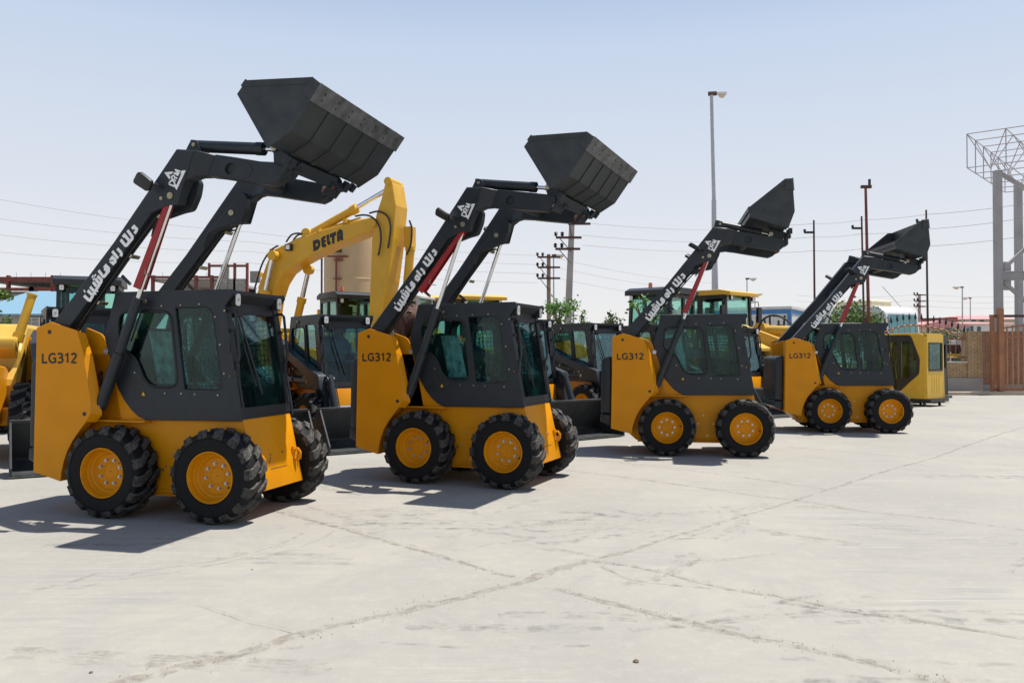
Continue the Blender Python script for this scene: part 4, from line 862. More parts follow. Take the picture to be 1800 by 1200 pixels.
    # upper house, cab, undercarriage
    u = MB(); u.box2((-3.4,-1.2,1.1), (.2,1.35,2.1)); u.box2((-3.5,-1.25,1.2), (-2.2,1.35,2.25)); u.build("upper_house", [YEL2], t, bevel=.06, seg=2)
    return t
exc = excavator()
tr = MB()
for s in (-1.1, 1.1):
    tr.prism(rounded([(-2.9,.05), (.9,.05), (1.15,.4), (.9,.85), (-2.9,.85), (-3.15,.4)], .25, 5), s-.28, s+.28)
tr.box2((-2.0,-.9,.45), (.2,.9,1.1)); tr.build("undercarriage", [DARK], exc)
c = cab_box(exc, .0, 1.15, .5, 2.05, 3.12, PALE, PALE, GLS, .05, .05, .10, lamps=False, side_posts=(.55,))
c.location = (.25, 1.2, .05); c.name = "cab"

# ---------------------------------------------------------------- beige tank
tp = at(617, 520, 42)
t = thing("storage_tank", "tall beige steel tank behind the excavator boom", "tank", (tp.x, 42, 0))
b = MB(); rr = (at(664,480,42).x-at(571,480,42).x)/2; ztop = at(617,421,42).z
BEI = mat("beige_tank_paint", (.44,.30,.16), .55, var=.10, scale=.8, dust=.05)
b.lathe([(0.01,.3), (rr,.3), (rr,2.0), (rr+.012,2.02), (rr+.012,2.06), (rr,2.08), (rr,5.1), (rr+.012,5.12), (rr+.012,5.16), (rr,5.18), (rr,ztop), (rr*.5,ztop+.22), (.01,ztop+.3)], 56, 'z'); b.build("tank_shell", [BEI], t, smooth=30)
RUST = mat("rusty_red_steel", (.17,.045,.03), .75, var=.35, scale=5)
b = MB(); zf = lambda v: at(600, v, 42).z
b.tube([(-.45,-rr-.08,zf(520)), (-.45,-rr-.08,zf(455))], .05, 6); b.box((-.38,-rr-.05,zf(456)), (1.0,.12,.07)); b.box((-.40,-rr-.05,zf(494)), (.38,.10,.06)); b.box((-.35,-rr-.05,zf(462)), (.42,.14,.08)); b.build("gauge_pipe", [RUST], t)
b = MB(); b.tube([(-rr-.10,-.2,0), (-rr-.10,-.2,zf(440))], .055, 6); b.build("down_pipe", [RUST], t)
b = MB(); b.prism([(-.55,zf(447)), (-.2,zf(444)), (-.2,zf(449)), (-.6,zf(449))], -rr-.03, -rr-.01); b.build("stencil_mark", [INK], t)

# ---------------------------------------------------------------- brown cloth behind the second loader's arm
def cloth():
    b = MB(); c0 = at(716, 566, 11.2); n, m = 22, 14
    rings = []
    for i in range(n+1):
        th = math.pi*i/n; ring = []
        for k in range(m*2):
            ph = math.pi*k/m; r = 1+.10*math.sin(3*ph+2.2*th)+.06*math.sin(7*ph-3*th)+.03*math.sin(13*ph+5*th)
            ring.append((c0.x+.17*r*math.sin(th)*math.cos(ph)+.03*math.cos(th), c0.y+.20*r*math.sin(th)*math.sin(ph), c0.z+.215*r*math.cos(th)+.02*math.sin(5*ph)*math.sin(th)))
        rings.append(ring)
    b.loft(rings, False); o = b.build("cloth_bundle", [mat("brown_cloth", (.10,.050,.036), .9, var=.25, scale=14, bump=.3, bscale=20)], smooth=55)
    return tag(o, "brown crumpled cloth heaped behind the second loader's raised arm", "cloth")
cloth()
# ================================================================ buildings, walls, poles, trees
CONC = mat("weathered_concrete", (.30,.28,.26), .85, var=.2, scale=.6)
POLEC = mat("pole_concrete", (.33,.30,.28), .85, var=.15, scale=1.5)
WOOD = mat("old_pole_wood", (.23,.17,.13), .85, var=.2, scale=2)
GALV = mat("galvanised_pole", (.42,.42,.44), .5, .3, var=.1)
GSTEEL = mat("primer_grey_steel", (.33,.32,.32), .6, var=.15, scale=1.5, dustcol=(.3,.2,.15))
BROWNST = mat("brown_painted_steel", (.32,.135,.060), .55, var=.2, scale=3)
WIRE = mat("line_wire", (.40,.33,.31), .6)
DKRUST = mat("dark_rust_pole", (.075,.040,.035), .8, var=.3, scale=2)
GREYBRICK = pattern_mat("grey_block_wall", (.33,.30,.27), (.26,.24,.22), (.20,.19,.18), .40, .19)
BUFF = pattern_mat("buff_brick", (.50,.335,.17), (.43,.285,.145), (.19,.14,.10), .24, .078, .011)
REDB = pattern_mat("red_brick", (.34,.17,.095), (.28,.14,.08), (.14,.08,.055), .24, .078, .011)  # red brick, a darker tone than the buff wall
WHITEW = mat("white_panel", (.62,.61,.59), .6, var=.06)
BLUEP = mat("blue_trim_paint", (.045,.19,.45), .5, var=.1)
PINKR = mat("pink_metal_roof", (.56,.25,.24), .6, var=.1, scale=.4)
CREAM = mat("cream_wall", (.50,.42,.33), .85, var=.1, scale=.5)
DGLASS = mat("far_window_glass", (.05,.09,.09), .15)

# --- unfinished building, far left
def steel_building():
    Y = 58.0; t = thing("unfinished_building", "unfinished building with red steel frame and grey block infill at far left", "building", (at(100,621,Y).x, Y, 0))
    X = lambda u: at(u, 621, Y).x - t.location.x
    Z = lambda v: at(900, v, Y).z
    f = MB(); s = .16
    for u in (14, 92, 180, 268, 344, 372): f.box2((X(u)-s/2,-.15,0), (X(u)+s/2,.15,Z(484)))
    f.box2((X(-20),-.2,Z(495)), (X(112),.2,Z(487))); f.box2((X(-20),-.25,Z(511)), (X(92),.25,Z(506)))
    f.box2((X(265),-.2,Z(489)), (X(391),.2,Z(485.5)))
    for u in (398, 412, 434): f.box2((X(u)-.075,-.1,0), (X(u)+.075,.1,Z(462 if u != 398 else 460)))
    f.box2((X(368),-.16,Z(469)), (X(434),.16,Z(465.5))); f.box2((X(367)-.06,-.1,Z(486)), (X(367)+.06,.1,Z(462)))
    for u in (57, 58.5): f.box2((X(u)-.15,-.25,0), (X(u)+.15,.25,Z(504)))
    for u in (20, 92): f.box2((X(u)-.2,5.8,0), (X(u)+.2,6.2,Z(486)))
    f.build("steel_frame", [RUST], t)
    c = MB(); c.box2((X(-20),.3,Z(519)), (X(92),7,Z(512))); c.box2((X(265),.2,Z(494)), (X(389),8,Z(489.5))); c.box2((X(-20),.3,Z(496)), (X(112),6,Z(494))); c.build("floor_slabs", [CONC], t)
    w_ = MB(); w_.box2((X(-30),.05,0), (X(92),.3,Z(516))); w_.box2((X(389),-.2,0), (X(400),.3,Z(465))); w_.box2((X(400),-.1,0), (X(433),.2,Z(490))); w_.box2((X(415),3.0,Z(490)), (X(433),3.3,Z(469))); w_.box2((X(365),4.5,0), (X(389),4.8,Z(498))); w_.box2((X(240),6,0), (X(300),6.3,Z(493)))
    w_.build("block_wall", [GREYBRICK], t)
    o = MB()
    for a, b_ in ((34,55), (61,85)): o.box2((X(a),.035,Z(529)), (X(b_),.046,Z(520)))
    o.box2((X(275),7.6,0), (X(389),7.8,Z(494))); o.build("opening_shade_panels", [mat("opening_shade_black", (.02,.018,.016), .9)], t)  # near-black sheets stand in for shade inside the wall openings and open storey
    r = MB()
    for k in range(16):
        u = 20+k*26
        if 100 < u < 260: continue
        r.cyl((X(u),.5,Z(490)), (X(u),.5,Z(478)), .012, n=5)
    r.build("rebar_ends", [RUST], t)
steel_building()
def blue_shed():
    Y = 38.0; p = at(60, 621, Y); t = thing("shed", "low shed with a sky blue corrugated roof behind the yellow ram", "shed", (p.x, Y, 0))
    X = lambda u: at(u, 621, Y).x - p.x; Z = lambda v: at(900, v, Y).z
    m, tt, pp = nodes_of("blue_corrugated"); N = tt.nodes; wv = N.new("ShaderNodeTexWave"); tc = N.new("ShaderNodeTexCoord"); wv.inputs["Scale"].default_value = 3.2; wv.bands_direction = 'X'
    tt.links.new(tc.outputs["Object"], wv.inputs["Vector"]); bp = N.new("ShaderNodeBump"); bp.inputs["Strength"].default_value = .8; bp.inputs["Distance"].default_value = .05; tt.links.new(wv.outputs[0], bp.inputs["Height"]); tt.links.new(bp.outputs[0], pp.inputs["Normal"]); pp.inputs["Base Color"].default_value = (.20,.37,.48,1); pp.inputs["Roughness"].default_value = .5
    b = MB(); b.prism_x([(-.3,Z(552)), (5.0,Z(522)+.62), (5.0,Z(522)+.56), (-.3,Z(552)-.08)], X(-60), X(96)); b.build("roof", [m], t)
    b = MB(); b.box2((X(-60),0,0), (X(94),5,Z(554))); b.build("wall", [CONC], t)
    b = MB(); b.box2((X(40),-.08,.4), (X(72),-.01,Z(558))); b.setm(1); b.box2((X(44),-.12,.6), (X(55),-.07,Z(560))); b.box2((X(58),-.12,.6), (X(69),-.07,Z(560))); b.build("window", [WHITEW, GREYBRICK], t)
blue_shed()

# --- utility poles and lines
def pole(name, label, cat, u0, v0, u1, Y, r0, r1, material, arms=(), lamp=None, square=False, group=None):
    """upright pole: its top at (u0, v0) in the photo's direction, standing on the ground at depth Y"""
    base = at(u1, 621, Y); top = at(u0, v0, Y); t = thing(name, label, cat, (base.x, Y, 0), 0, group); dx = top.x-base.x; h = top.z
    b = MB()
    if square: b.hexa([(-r1,-r1,0), (r1,-r1,0), (r1,r1,0), (-r1,r1,0)], [(dx-r0,-r0,h), (dx+r0,-r0,h), (dx+r0,r0,h), (dx-r0,r0,h)])
    else: b.cyl((0,0,0), (dx,0,h), r1, r0, 14)
    b.build("pole", [material], t, smooth=35 if not square else None)
    for (da, la, lb) in arms:
        z = h-da; x = dx*z/h; a = MB(); a.box2((x-la,-.06-r0,z-.06), (x+lb,.06-r0,z+.06)); a.setm(1)
        for q in (-la, -la+.35): a.lathe([(.01,0), (.05,.02), (.11,.06), (.06,.12), (.11,.18), (.06,.24), (.01,.27)], 10, 'z', (x+q,-r0,z+.06))
        a.tube([(x-la*.8,-r0,z), (x,-r0,z-.8)], .025, 5); a.build("crossarm", [DKRUST, INK], t, smooth=40)
    return t, Vector((base.x+dx, Y, h))
u_pole, top_u = pole("utility_pole", "tall concrete power pole with three crossarms right of the second raised bucket", "power pole", 1005.5, 386, 994, 46, .14, .21, POLEC, [(.25,.2,1.0), (1.0,.85,.55), (1.62,.85,.5)], square=True)
w_pole, top_w = pole("utility_pole", "brown wooden power pole with a lamp behind it, left of the concrete one", "power pole", 964.5, 447, 965, 56, .13, .16, WOOD, [(.2,.75,.75), (.88,.75,.75), (1.6,.75,.75)])
d_pole, top_d = pole("utility_pole", "small distant power pole beside the white bus", "power pole", 1616, 517, 1616, 95, .16, .2, POLEC, [(.1,.65,.65), (.8,.65,.65), (1.4,.65,.65)])
d2_pole, _ = pole("utility_pole", "faint distant power pole low behind the small green trees", "power pole", 1008, 541, 1008, 110, .12, .16, POLEC, [(.1,.6,.6), (1.0,.6,.6)])
def lamp_post(label, u0, v0, u1, Y, r0, r1, side, ln, material=GALV, big=1.0):
    t, top = pole("street_lamp", label, "street lamp", u0, v0, u1, Y, r0, r1, material); lx = top.x-t.location.x
    b = MB(); h = top.z
    b.cyl((lx-.12*side*big,0,h), (lx+.2*side*big,0,h+.02), .09*big, n=10); b.setm(1)
    b.loft([[(lx+.2*side*big+x*side, y*w_, h+z) for y, z in ((-.10,-.06), (.10,-.06), (.12,.06), (-.12,.06))] for x, w_ in ((0,.6), (ln*.35,1.2), (ln*.8,1.4), (ln,.9))]); b.setm(2)
    b.loft([[(lx+.2*side*big+ln*.55*side+math.cos(q)*ln*.34*k, math.sin(q)*.15*k, h-.07-z) for q in [j*math.pi/5 for j in range(10)]] for k, z in ((1,0), (.9,.07), (.5,.14))])
    b.build("lamp_head", [DKRUST, WHITEW, mat("lamp_bowl", (.55,.46,.33), .3)], t, smooth=35)
    if big > 1: c = MB(); zc = h*.63; xc = lx*.63; c.cyl((xc,0,0.1), (xc,0,zc), r1*1.12, r0*1.5, 14); c.build("lower_tube", [material], t, smooth=35)
lamp_post("very tall grey lamp post rising behind the third raised loader", 1250.5, 165, 1262.5, 44, .085, .13, 1, .52, big=1.3)
lamp_post("thin lamp post half hidden behind the brown wooden power pole", 973, 449, 974, 60, .05, .07, 1, .55)
lamp_post("taller of the two far lamp posts left of the gate", 1691.5, 505, 1692, 90, .06, .09, -1, .8)
lamp_post("shorter of the two far lamp posts left of the gate", 1705.5, 524, 1706, 105, .06, .09, -1, .8)
lamp_post("faint lamp post behind the wheel loader's mirror", 1327, 517, 1328, 110, .06, .09, -1, -1.2)
lamp_post("small lamp post above the yellow roof's right end", 1313, 490, 1314, 80, .05, .08, 1, .7)
THIN = "thin rusty steel poles carrying wires"
for lab, u0, v0, u1, Y in (("thin rusty pole left of the rightmost loader's arm", 1430.5, 387, 1433, 33), ("short rusty pole just left of the thickest rusty pole", 1514.5, 380, 1521, 33.5), ("rusty pole behind the rightmost raised bucket, rising right of it", 1628, 369, 1632, 33)):
    t, top = pole("wire_pole", lab, "pole", u0, v0, u1, Y, .034, .048, DKRUST, group=THIN); x = top.x-t.location.x
    b = MB(); b.box2((x-.38,-.04,top.z-.52), (x+.02,.04,top.z-.44)); b.cyl((x-.36,0,top.z-.46), (x-.36,0,top.z-.36), .05, n=8); b.build("bracket", [INK], t)
t, top = pole("wire_pole", "thickest and tallest rusty pole with a collar halfway up", "pole", 1521.5, 326, 1529.5, 30, .045, .068, RUST, group=THIN); x = top.x-t.location.x
b = MB(); b.cyl((x*.62,0,top.z*.60), (x*.64,0,top.z*.63), .10, n=14); b.box2((x-.16,-.06,top.z-.10), (x+.20,.06,top.z)); b.cyl((x+.14,0,top.z), (x+.14,0,top.z+.22), .05, n=8); b.build("collar", [DKRUST], t, smooth=40)
def wire(label, pts, r=.012, sag=.25, group="overhead power lines"):
    b = MB(); path = []
    for a, c in zip(pts, pts[1:]):
        for k in range(12): q = k/12; p = a.lerp(c, q); path.append(p-Vector((0,0,sag*4*q*(1-q))))
    path.append(pts[-1]); b.tube(path, r, 5); tag(b.build("power_line", [WIRE]), label, "power line", group)
for k, (va, vb, vc) in enumerate(((393,378,356), (416.5,404,381), (440.5,434,413))):
    wire("power line strung along the rusty poles toward the grey steel columns", [at(1330,va+2,34), at(1430,va,33), at(1514,(va*.55+vb*.45),33.5), at(1628,vb-1,33), at(1815,vc,29)], .0075, .05)
for k, va in enumerate((391.5, 413.5, 431)): wire("power line running right from the concrete power pole", [at(1024,va,46), at(1340,va+10-k,70)], .011, .25)
for k, va in enumerate((454, 470, 488.5)): wire("faint power line running right from the wooden power pole", [at(978,va,56), at(1260,va+44-k*2,85)], .010, .3)
for k, (va, vb) in enumerate(((345,408), (380,425), (409,442), (440,462))): wire("faint power line crossing the sky behind the two nearest loaders", [at(-30,va,50), at(440,vb,54)] + [at(945,449+k*16,56)], .010, .25)
for k, v in enumerate((517, 527, 537)): wire("faint distant power line at the right", [at(1400,v+2,90), at(1616,v,95), at(1830,v+1,95)], .012, .3)

# --- site cabin with blue trim
def site_cabin():
    Y = 33.0; O = at(1390, 621, Y); t = thing("site_cabin", "white site cabin with blue trim and black Persian lettering", "cabin", (O.x, Y, 0), R(-30)); H = at(900, 538, Y).z
    # corner towards the camera at the origin: one wall runs along -x, the other along +y... both walls recede
    b = MB(); b.box2((-6.0,0,.15), (0,2.9,H-.10)); 
    b.build("wall", [WHITEW], t)
    b = MB(); b.box2((-6.05,-.05,H-.10), (.05,2.95,H)); b.build("roof", [WHITEW], t)
    b = MB(); z0, z1 = H-.29, H-.12
    b.box2((-6.0,-.02,z0), (.02,.0,z1)); b.box2((0,0.001,z0), (.02,2.9,z1)); b.box2((-.12,-.025,.15), (.02,.0,z0)); b.box2((0,.001,.15), (.025,.12,z0)); b.box2((0,2.78,.15), (.02,2.9,z0)); b.build("blue_trim", [BLUEP], t)
    s = MB(); zb = H-.80
    ST = [[(-.72,.0),(-.72,.52)], [(-.98,.36),(-.95,.10),(-1.04,-.10),(-1.20,-.16)], [(-1.36,.0),(-1.36,.52)], [(-.30,.30),(-.30,.06),(-.50,.0),(-.72,.0)], [(-.40,.50),(-.33,.50)], [(-.54,.50),(-.47,.50)], [(-.30,.06),(-.05,.02),(-.0,.52)], [(-1.55,.25),(-1.62,.02),(-1.82,.02),(-1.84,.26),(-1.62,.30),(-1.55,.20)]]
    strokes_mesh(s, [[(x*.80-.22, zb+z*.85) for x, z in P] for P in ST], .075, -.006, .001); s.build("cabin_lettering", [INK], t)
    s = MB()
    s.poly([(.004,.62,H-1.0), (.004,.78,H-1.0), (.004,.76,H-.55)]); s.build("logo", [mat("dull_red_mark", (.30,.12,.10), .6)], t)
site_cabin()

# --- trees
LEAF = {}
def leaf_mat(n, c):
    m, t, p = nodes_of(n); N = t.nodes; L = t.links; oi = N.new("ShaderNodeNewGeometry"); r = N.new("ShaderNodeMapRange"); L.new(oi.outputs["Random Per Island"], r.inputs["Value"]); r.inputs["To Min"].default_value = .45; r.inputs["To Max"].default_value = 1.5
    x = N.new("ShaderNodeMix"); x.data_type = 'RGBA'; x.blend_type = 'MULTIPLY'; x.inputs["Factor"].default_value = 1; x.inputs["A"].default_value = (*c, 1); cc = N.new("ShaderNodeCombineColor")
    for k in range(3): L.new(r.outputs[0], cc.inputs[k])
    L.new(cc.outputs[0], x.inputs["B"]); L.new(x.outputs["Result"], p.inputs["Base Color"]); p.inputs["Roughness"].default_value = .55
    tr = N.new("ShaderNodeBsdfTranslucent"); L.new(x.outputs["Result"], tr.inputs[0]); mx = N.new("ShaderNodeMixShader"); mx.inputs[0].default_value = .35; L.new(p.outputs[0], mx.inputs[1]); L.new(tr.outputs[0], mx.inputs[2]); L.new(mx.outputs[0], N["Material Output"].inputs[0]); return m
GREEN1 = leaf_mat("fresh_leaves", (.10,.22,.035)); GREEN2 = leaf_mat("deep_leaves", (.085,.15,.022)); GREEN3 = leaf_mat("dusty_leaves", (.12,.17,.07))
BARK = mat("bark", (.12,.09,.065), .9, var=.3, scale=8)
def tree(label, base, h, crown_z, rad, n, leaf, lm, seed, group=None, cat="tree", name="tree"):
    rnd = random.Random(seed); t = thing(name, label, cat, base, 0, group); b = MB(); tips = []
    b.tube([(0,0,0), (.03,0,h*.3), (-.03,.03,h*.55), (.02,0,h*.8)], [h*.028, h*.023, h*.017, h*.009], 8)
    for k in range(11):
        a = rnd.uniform(0, 6.28); z0 = rnd.uniform(crown_z[0]*.8, h*.75); rr = rad*rnd.uniform(.45, .95); z1 = min(crown_z[1]*.97, z0+rnd.uniform(.15, .5)*(crown_z[1]-crown_z[0])+.1); e = Vector((math.cos(a)*rr, math.sin(a)*rr, z1))
        b.tube([(0,0,z0), e*.5+Vector((0,0,z0*.5+.05)), e], [h*.011, h*.008, h*.003], 5); tips.append(e)
    b.build("trunk", [BARK], t, smooth=50)
    for k in range(int(10)):
        a = rnd.uniform(0, 6.28); q = rnd.random()**.5*rad*.8; tips.append(Vector((math.cos(a)*q, math.sin(a)*q, rnd.uniform(*crown_z))))
    tips.append(Vector((0,0,crown_z[1]*.97)))
    c = MB()
    for k in range(n):
        tp_ = rnd.choice(tips); sg = rad*.24; p = tp_+Vector((rnd.gauss(0,sg), rnd.gauss(0,sg), rnd.gauss(0,sg*.8)))
        if p.z < crown_z[0]*.7: continue
        d = Vector((rnd.gauss(0,1), rnd.gauss(0,1), rnd.gauss(0,.7))).normalized(); e = d.orthogonal().normalized(); e = (e+d.cross(e)*rnd.uniform(-1,1)).normalized(); l = leaf*rnd.uniform(.6,1.35)
        c.poly([p-d*l*.5, p+e*l*.32, p+d*l*.55, p-e*l*.32])
    c.build("crown", [lm], t); return t
g = at(985,621,30); tree("small fresh green tree in front of the concrete power pole", (g.x,30,0), at(900,531,30).z, (1.7,at(900,533,30).z), .62, 1500, .12, GREEN1, 3)
g = at(1026,621,31); tree("tiny green sapling right of the fresh green tree", (g.x,31,0), at(900,543,31).z, (2.2,at(900,545,31).z), .20, 260, .11, GREEN1, 4)
g = at(1068,621,24); tree("leafy sapling in front of the grader's pale side glass", (g.x,23.0,0), at(900,553,23).z, (1.6,at(900,556,23).z), .32, 420, .10, GREEN3, 5)
g = at(1128,621,23); tree("young tree whose twigs cross the grader's rear window", (g.x,22.6,0), at(900,515,22.6).z, (1.7,at(900,520,22.6).z), .42, 420, .10, GREEN1, 6)
g = at(1502,621,40); tree("round bushy green tree between the cabin and the white bus", (g.x,40,0), at(900,539,40).z, (1.6,at(900,541,40).z), 1.25, 3000, .17, GREEN2, 8)
g = at(-6,621,30); tree("dark green tree cut off by the left picture edge", (g.x,30,0), at(900,507,30).z, (1.4,at(900,512,30).z), .42, 1300, .11, GREEN2, 9)
for k, (u, v, Y) in enumerate(((1660,583,40), (1683,592,41), (1642,588,44), (1705,600,42))):
    g = at(u,621,Y); tree(("tall dusty bush behind the iron fence, left of the others", "low dusty bush close to the brick pillar", "dusty bush partly behind the dark spare cab", "dusty bush showing behind the brick pillar")[k], (g.x,Y,0), at(900,v,Y).z, (.7,at(900,v,Y).z), .75, 1300, .13, GREEN3, 20+k, "dusty bushes behind the fence", "bush", "bush")

# --- white bus
def bus():
    Y = 42.0; O = at(1562,621,Y); t = thing("bus", "white coach with teal windscreen behind the iron fence", "bus", (O.x,Y,0), R(-62)); H = at(900,539,Y).z
    b = MB(); b.prism(rounded([(-9.0,.45), (1.0,.45), (1.05,1.3), (.72,H-.25), (.3,H), (-9.0,H)], [.1,.1,.2,.2,.3,.2], 5), -1.2, 1.2); b.build("body", [mat("bus_white", (.72,.72,.71), .35, coat=.4, var=.04)], t, bevel=.06, seg=2)
    b = MB(); b.hexa([(1.062,-1.08,1.35), (1.062,1.08,1.35), (.80,1.0,H-.42), (.80,-1.0,H-.42)], [(1.045,-1.08,1.35), (1.045,1.08,1.35), (.78,1.0,H-.42), (.78,-1.0,H-.42)]); b.build("windscreen", [mat("bus_teal_glass", (.06,.25,.26), .08, coat=1.0, var=.5, scale=1.2)], t)
    b = MB()
    for k in range(6): x0 = .45-k*1.45; b.prism(rounded([(x0-1.3,1.75), (x0,1.75), (x0-.12,H-.5), (x0-1.3,H-.5)], .08, 3), -1.215, -1.2)
    b.build("side_windows", [DGLASS], t)
    b = MB(); b.box2((-2.6,-.8,H-.02), (-.4,.8,H+.36)); b.build("roof_unit", [mat("cream_plastic", (.60,.53,.36), .6)], t, bevel=.12, seg=3)
    b = MB(); b.tube([(.5,.3,H-.05), (-.1,-.3,H+1.0)], .012, 5); b.build("antenna", [INK], t)
    for x in (-6.5,-.6):
        for s in (-1,1): big_wheel(t, (x, s*1.05, .5), .5, .3, GALV, far=s > 0)
bus()

# --- spare excavator cabs standing on the yard
def spare_cab(label, loc, yaw, paint, glassm):
    t = thing("excavator_cab", label, "cab", (loc[0], loc[1], 0), R(yaw)); L, W = 1.72, .52; z0, z1 = .22, 2.08
    o = MB(); side = rounded([(-L/2,z0), (L/2-.05,z0), (L/2,z0+.7), (L/2-.22,z1), (-L/2+.03,z1)], [.03,.06,.2,.25,.26], 6)
    holes = [rounded([(-.32,.78), (-.12,.78), (-.12,1.86), (-.40,1.86), (-.58,1.35), (-.56,1.0)], .05, 3), rounded([(.0,.45), (.55,.45), (.60,1.2), (.42,1.86), (.0,1.86)], .06, 3)]
    for s in (-1, 1): add_mesh(o, plate(side, holes, s*W, s*(W-.05), .008))
    o.box2((-L/2+.02,-W+.05,z0), (L/2-.06,W-.05,z0+.06)); o.box2((-L/2+.06,-W+.03,z1-.06), (L/2-.24,W-.03,z1+.004))
    o.box2((-L/2+.004,-W+.04,z0), (-L/2+.04,W-.04,1.02)); o.box2((-L/2+.006,-W+.04,1.80), (-L/2+.05,W-.04,z1-.02))
    for s in (-1, 1): o.box2((-L/2+.005, s*(W-.04), 1.02), (-L/2+.05, s*(W-.13), 1.80)); o.hexa([(L/2-.02,s*(W-.05),z0+.7), (L/2-.06,s*(W-.05),z0+.7), (L/2-.06,s*(W-.13),z0+.7), (L/2-.02,s*(W-.13),z0+.7)], [(L/2-.24,s*(W-.05),z1-.03), (L/2-.28,s*(W-.05),z1-.03), (L/2-.28,s*(W-.13),z1-.03), (L/2-.24,s*(W-.13),z1-.03)])
    for k in range(4): o.box2((-L/2-.003, -.21+k*.14-.012, .38), (-L/2+.006, -.21+k*.14+.012, .86))
    for s in (-1, 1): o.cyl((-L/2+.075, s*(W-.068), z0+.01), (-L/2+.085, s*(W-.068), z1-.10), .077, n=20)
    for s in (-1, 1):
        for k in range(9): o.box2((-.62, s*W-.004*s, .42+k*.033), (-.42, s*(W+.006), .435+k*.033))
    o.build("shell", [paint], t)
    d = MB()
    for s in (-1, 1): add_mesh(d, plate(rounded([(-.40,2.035), (-.66,1.36), (-.64,.92), (-.36,.68), (.08,.26), (.74,.26), (.80,.9), (.60,2.035)], .08, 4), [rounded([(-.31,.79), (-.13,.79), (-.13,1.85), (-.39,1.85), (-.57,1.35), (-.55,1.0)], .05, 3), rounded([(.01,.46), (.54,.46), (.59,1.2), (.41,1.85), (.01,1.85)], .06, 3)], s*(W+.001), s*(W+.012), .003))
    for s in (-1, 1): add_mesh(d, plate([(-L/2+.07,z0+.07), (L/2-.08,z0+.07), (L/2-.05,z0+.7), (L/2-.26,z1-.07), (-L/2+.09,z1-.07)], [[(-.30,.79), (-.13,.79), (-.13,1.84), (-.38,1.84), (-.56,1.35), (-.54,1.0)], [(.02,.47), (.53,.47), (.58,1.2), (.40,1.84), (.02,1.84)]], s*(W-.052), s*(W-.07), .002))
    d.box2((-L/2+.045,-W+.13,z0+.07), (-L/2+.06,W-.13,1.0)); d.box2((-L/2+.06,-W+.08,z1-.09), (L/2-.3,W-.08,z1-.065)); d.box2((-L/2+.06,-W+.08,z0+.065), (L/2-.1,W-.08,z0+.085))
    d.box((.1,0,.5), (.5,.45,.5)); d.box((-.15,0,.95), (.12,.45,.7)); d.build("door_frame", [DARK], t)
    g = MB()
    for s in (-1, 1): g.box2((-.6,s*(W-.02),.4), (.62,s*(W-.025),1.88))
    g.build("side_glass", [glassm], t)
    g = MB(); g.box2((-L/2-.006,-W+.10,1.0), (-L/2+.004,W-.10,1.06)); g.box2((-L/2-.006,-W+.10,1.78), (-L/2+.004,W-.10,1.82)); [g.box2((-L/2-.006,q*(W-.10),1.06), (-L/2+.004,q*(W-.15),1.78)) for q in (-1,1)]; g.build("rear_window_frame", [BLACK], t)
    g = MB(); g.box2((-L/2+.02,-W+.12,1.01), (-L/2+.026,W-.12,1.80)); g.build("rear_window", [GLD], t)
    g = MB(); g.hexa([(L/2-.05,-W+.1,z0+.05), (L/2-.05,W-.1,z0+.05), (L/2-.03,W-.1,z0+.7), (L/2-.03,-W+.1,z0+.7)], [(L/2-.055,-W+.1,z0+.05), (L/2-.055,W-.1,z0+.05), (L/2-.035,W-.1,z0+.7), (L/2-.035,-W+.1,z0+.7)]); g.build("front_glass", [glassm], t)
    f = MB(); f.box2((-L/2-.12,-W-.02,.13), (L/2+.05,W+.02,.205))
    for x in (-.75,-.2,.6):
        for s in (-1, 1): f.box2((x-.03, s*.45-.03, 0), (x+.03, s*.45+.03, .13))
    f.build("base_frame", [DARK], t); return t
spare_cab("spare yellow excavator cab standing on a low black frame", (11.62,24.9), 128, mat("spare_cab_yellow", (.66,.405,.04), .42, var=.05, spec=.4), GLC)
spare_cab("dark grey spare cab right behind the yellow one", (12.60,26.6), 128, GREY, GLD)

# --- brick boundary wall, iron fence, sliding gate
WY = 31.5
def wx(u, Y=WY): return at(u, 621, Y).x
def wz(v, Y=WY): return at(900, v, Y).z
t = thing("brick_wall", "low buff brick wall with a taller pillar and concrete plinth by the gate", "wall", (wx(1690), WY, 0)); ox = wx(1690)
b = MB(); b.box2((wx(1701)-ox,0,wz(664)), (wx(1727)-ox,.45,wz(582))); b.box2((wx(1480)-ox,.05,wz(664)), (wx(1701)-ox,.40,wz(637))); b.build("brickwork", [BUFF], t)
b = MB(); b.box2((wx(1480)-ox,-.03,0), (wx(1727)-ox,.46,wz(664))); b.build("plinth", [CONC], t)
b = MB(); b.box2((wx(1480)-ox,-.02,wz(637)), (wx(1701)-ox-.005,.46,wz(635.3))); b.build("coping", [WHITEW], t)
t = thing("iron_fence", "rusty iron fence with spear tips and an arched top rail on the low wall", "fence", (wx(1620), WY+.2, 0)); ox = wx(1620)
rail = [(1548,590), (1560,583), (1575,577), (1595,572), (1615,571), (1632,573), (1650,577), (1668,581), (1685,587), (1699,594)]
def railz(u):
    for (a, c), (d, e) in zip(rail, rail[1:]):
        if a <= u <= d: return c+(e-c)*(u-a)/(d-a)
    return rail[-1][1]
b = MB(); b.tube([(wx(u)-ox,0,wz(v)) for u, v in rail], .035, 6); b.tube([(wx(1548)-ox,0,wz(595)), (wx(1700)-ox,0,wz(596))], .028, 6); b.tube([(wx(1548)-ox,0,wz(628)), (wx(1700)-ox,0,wz(628))], .028, 6); b.build("rails", [BROWNST], t)
b = MB()
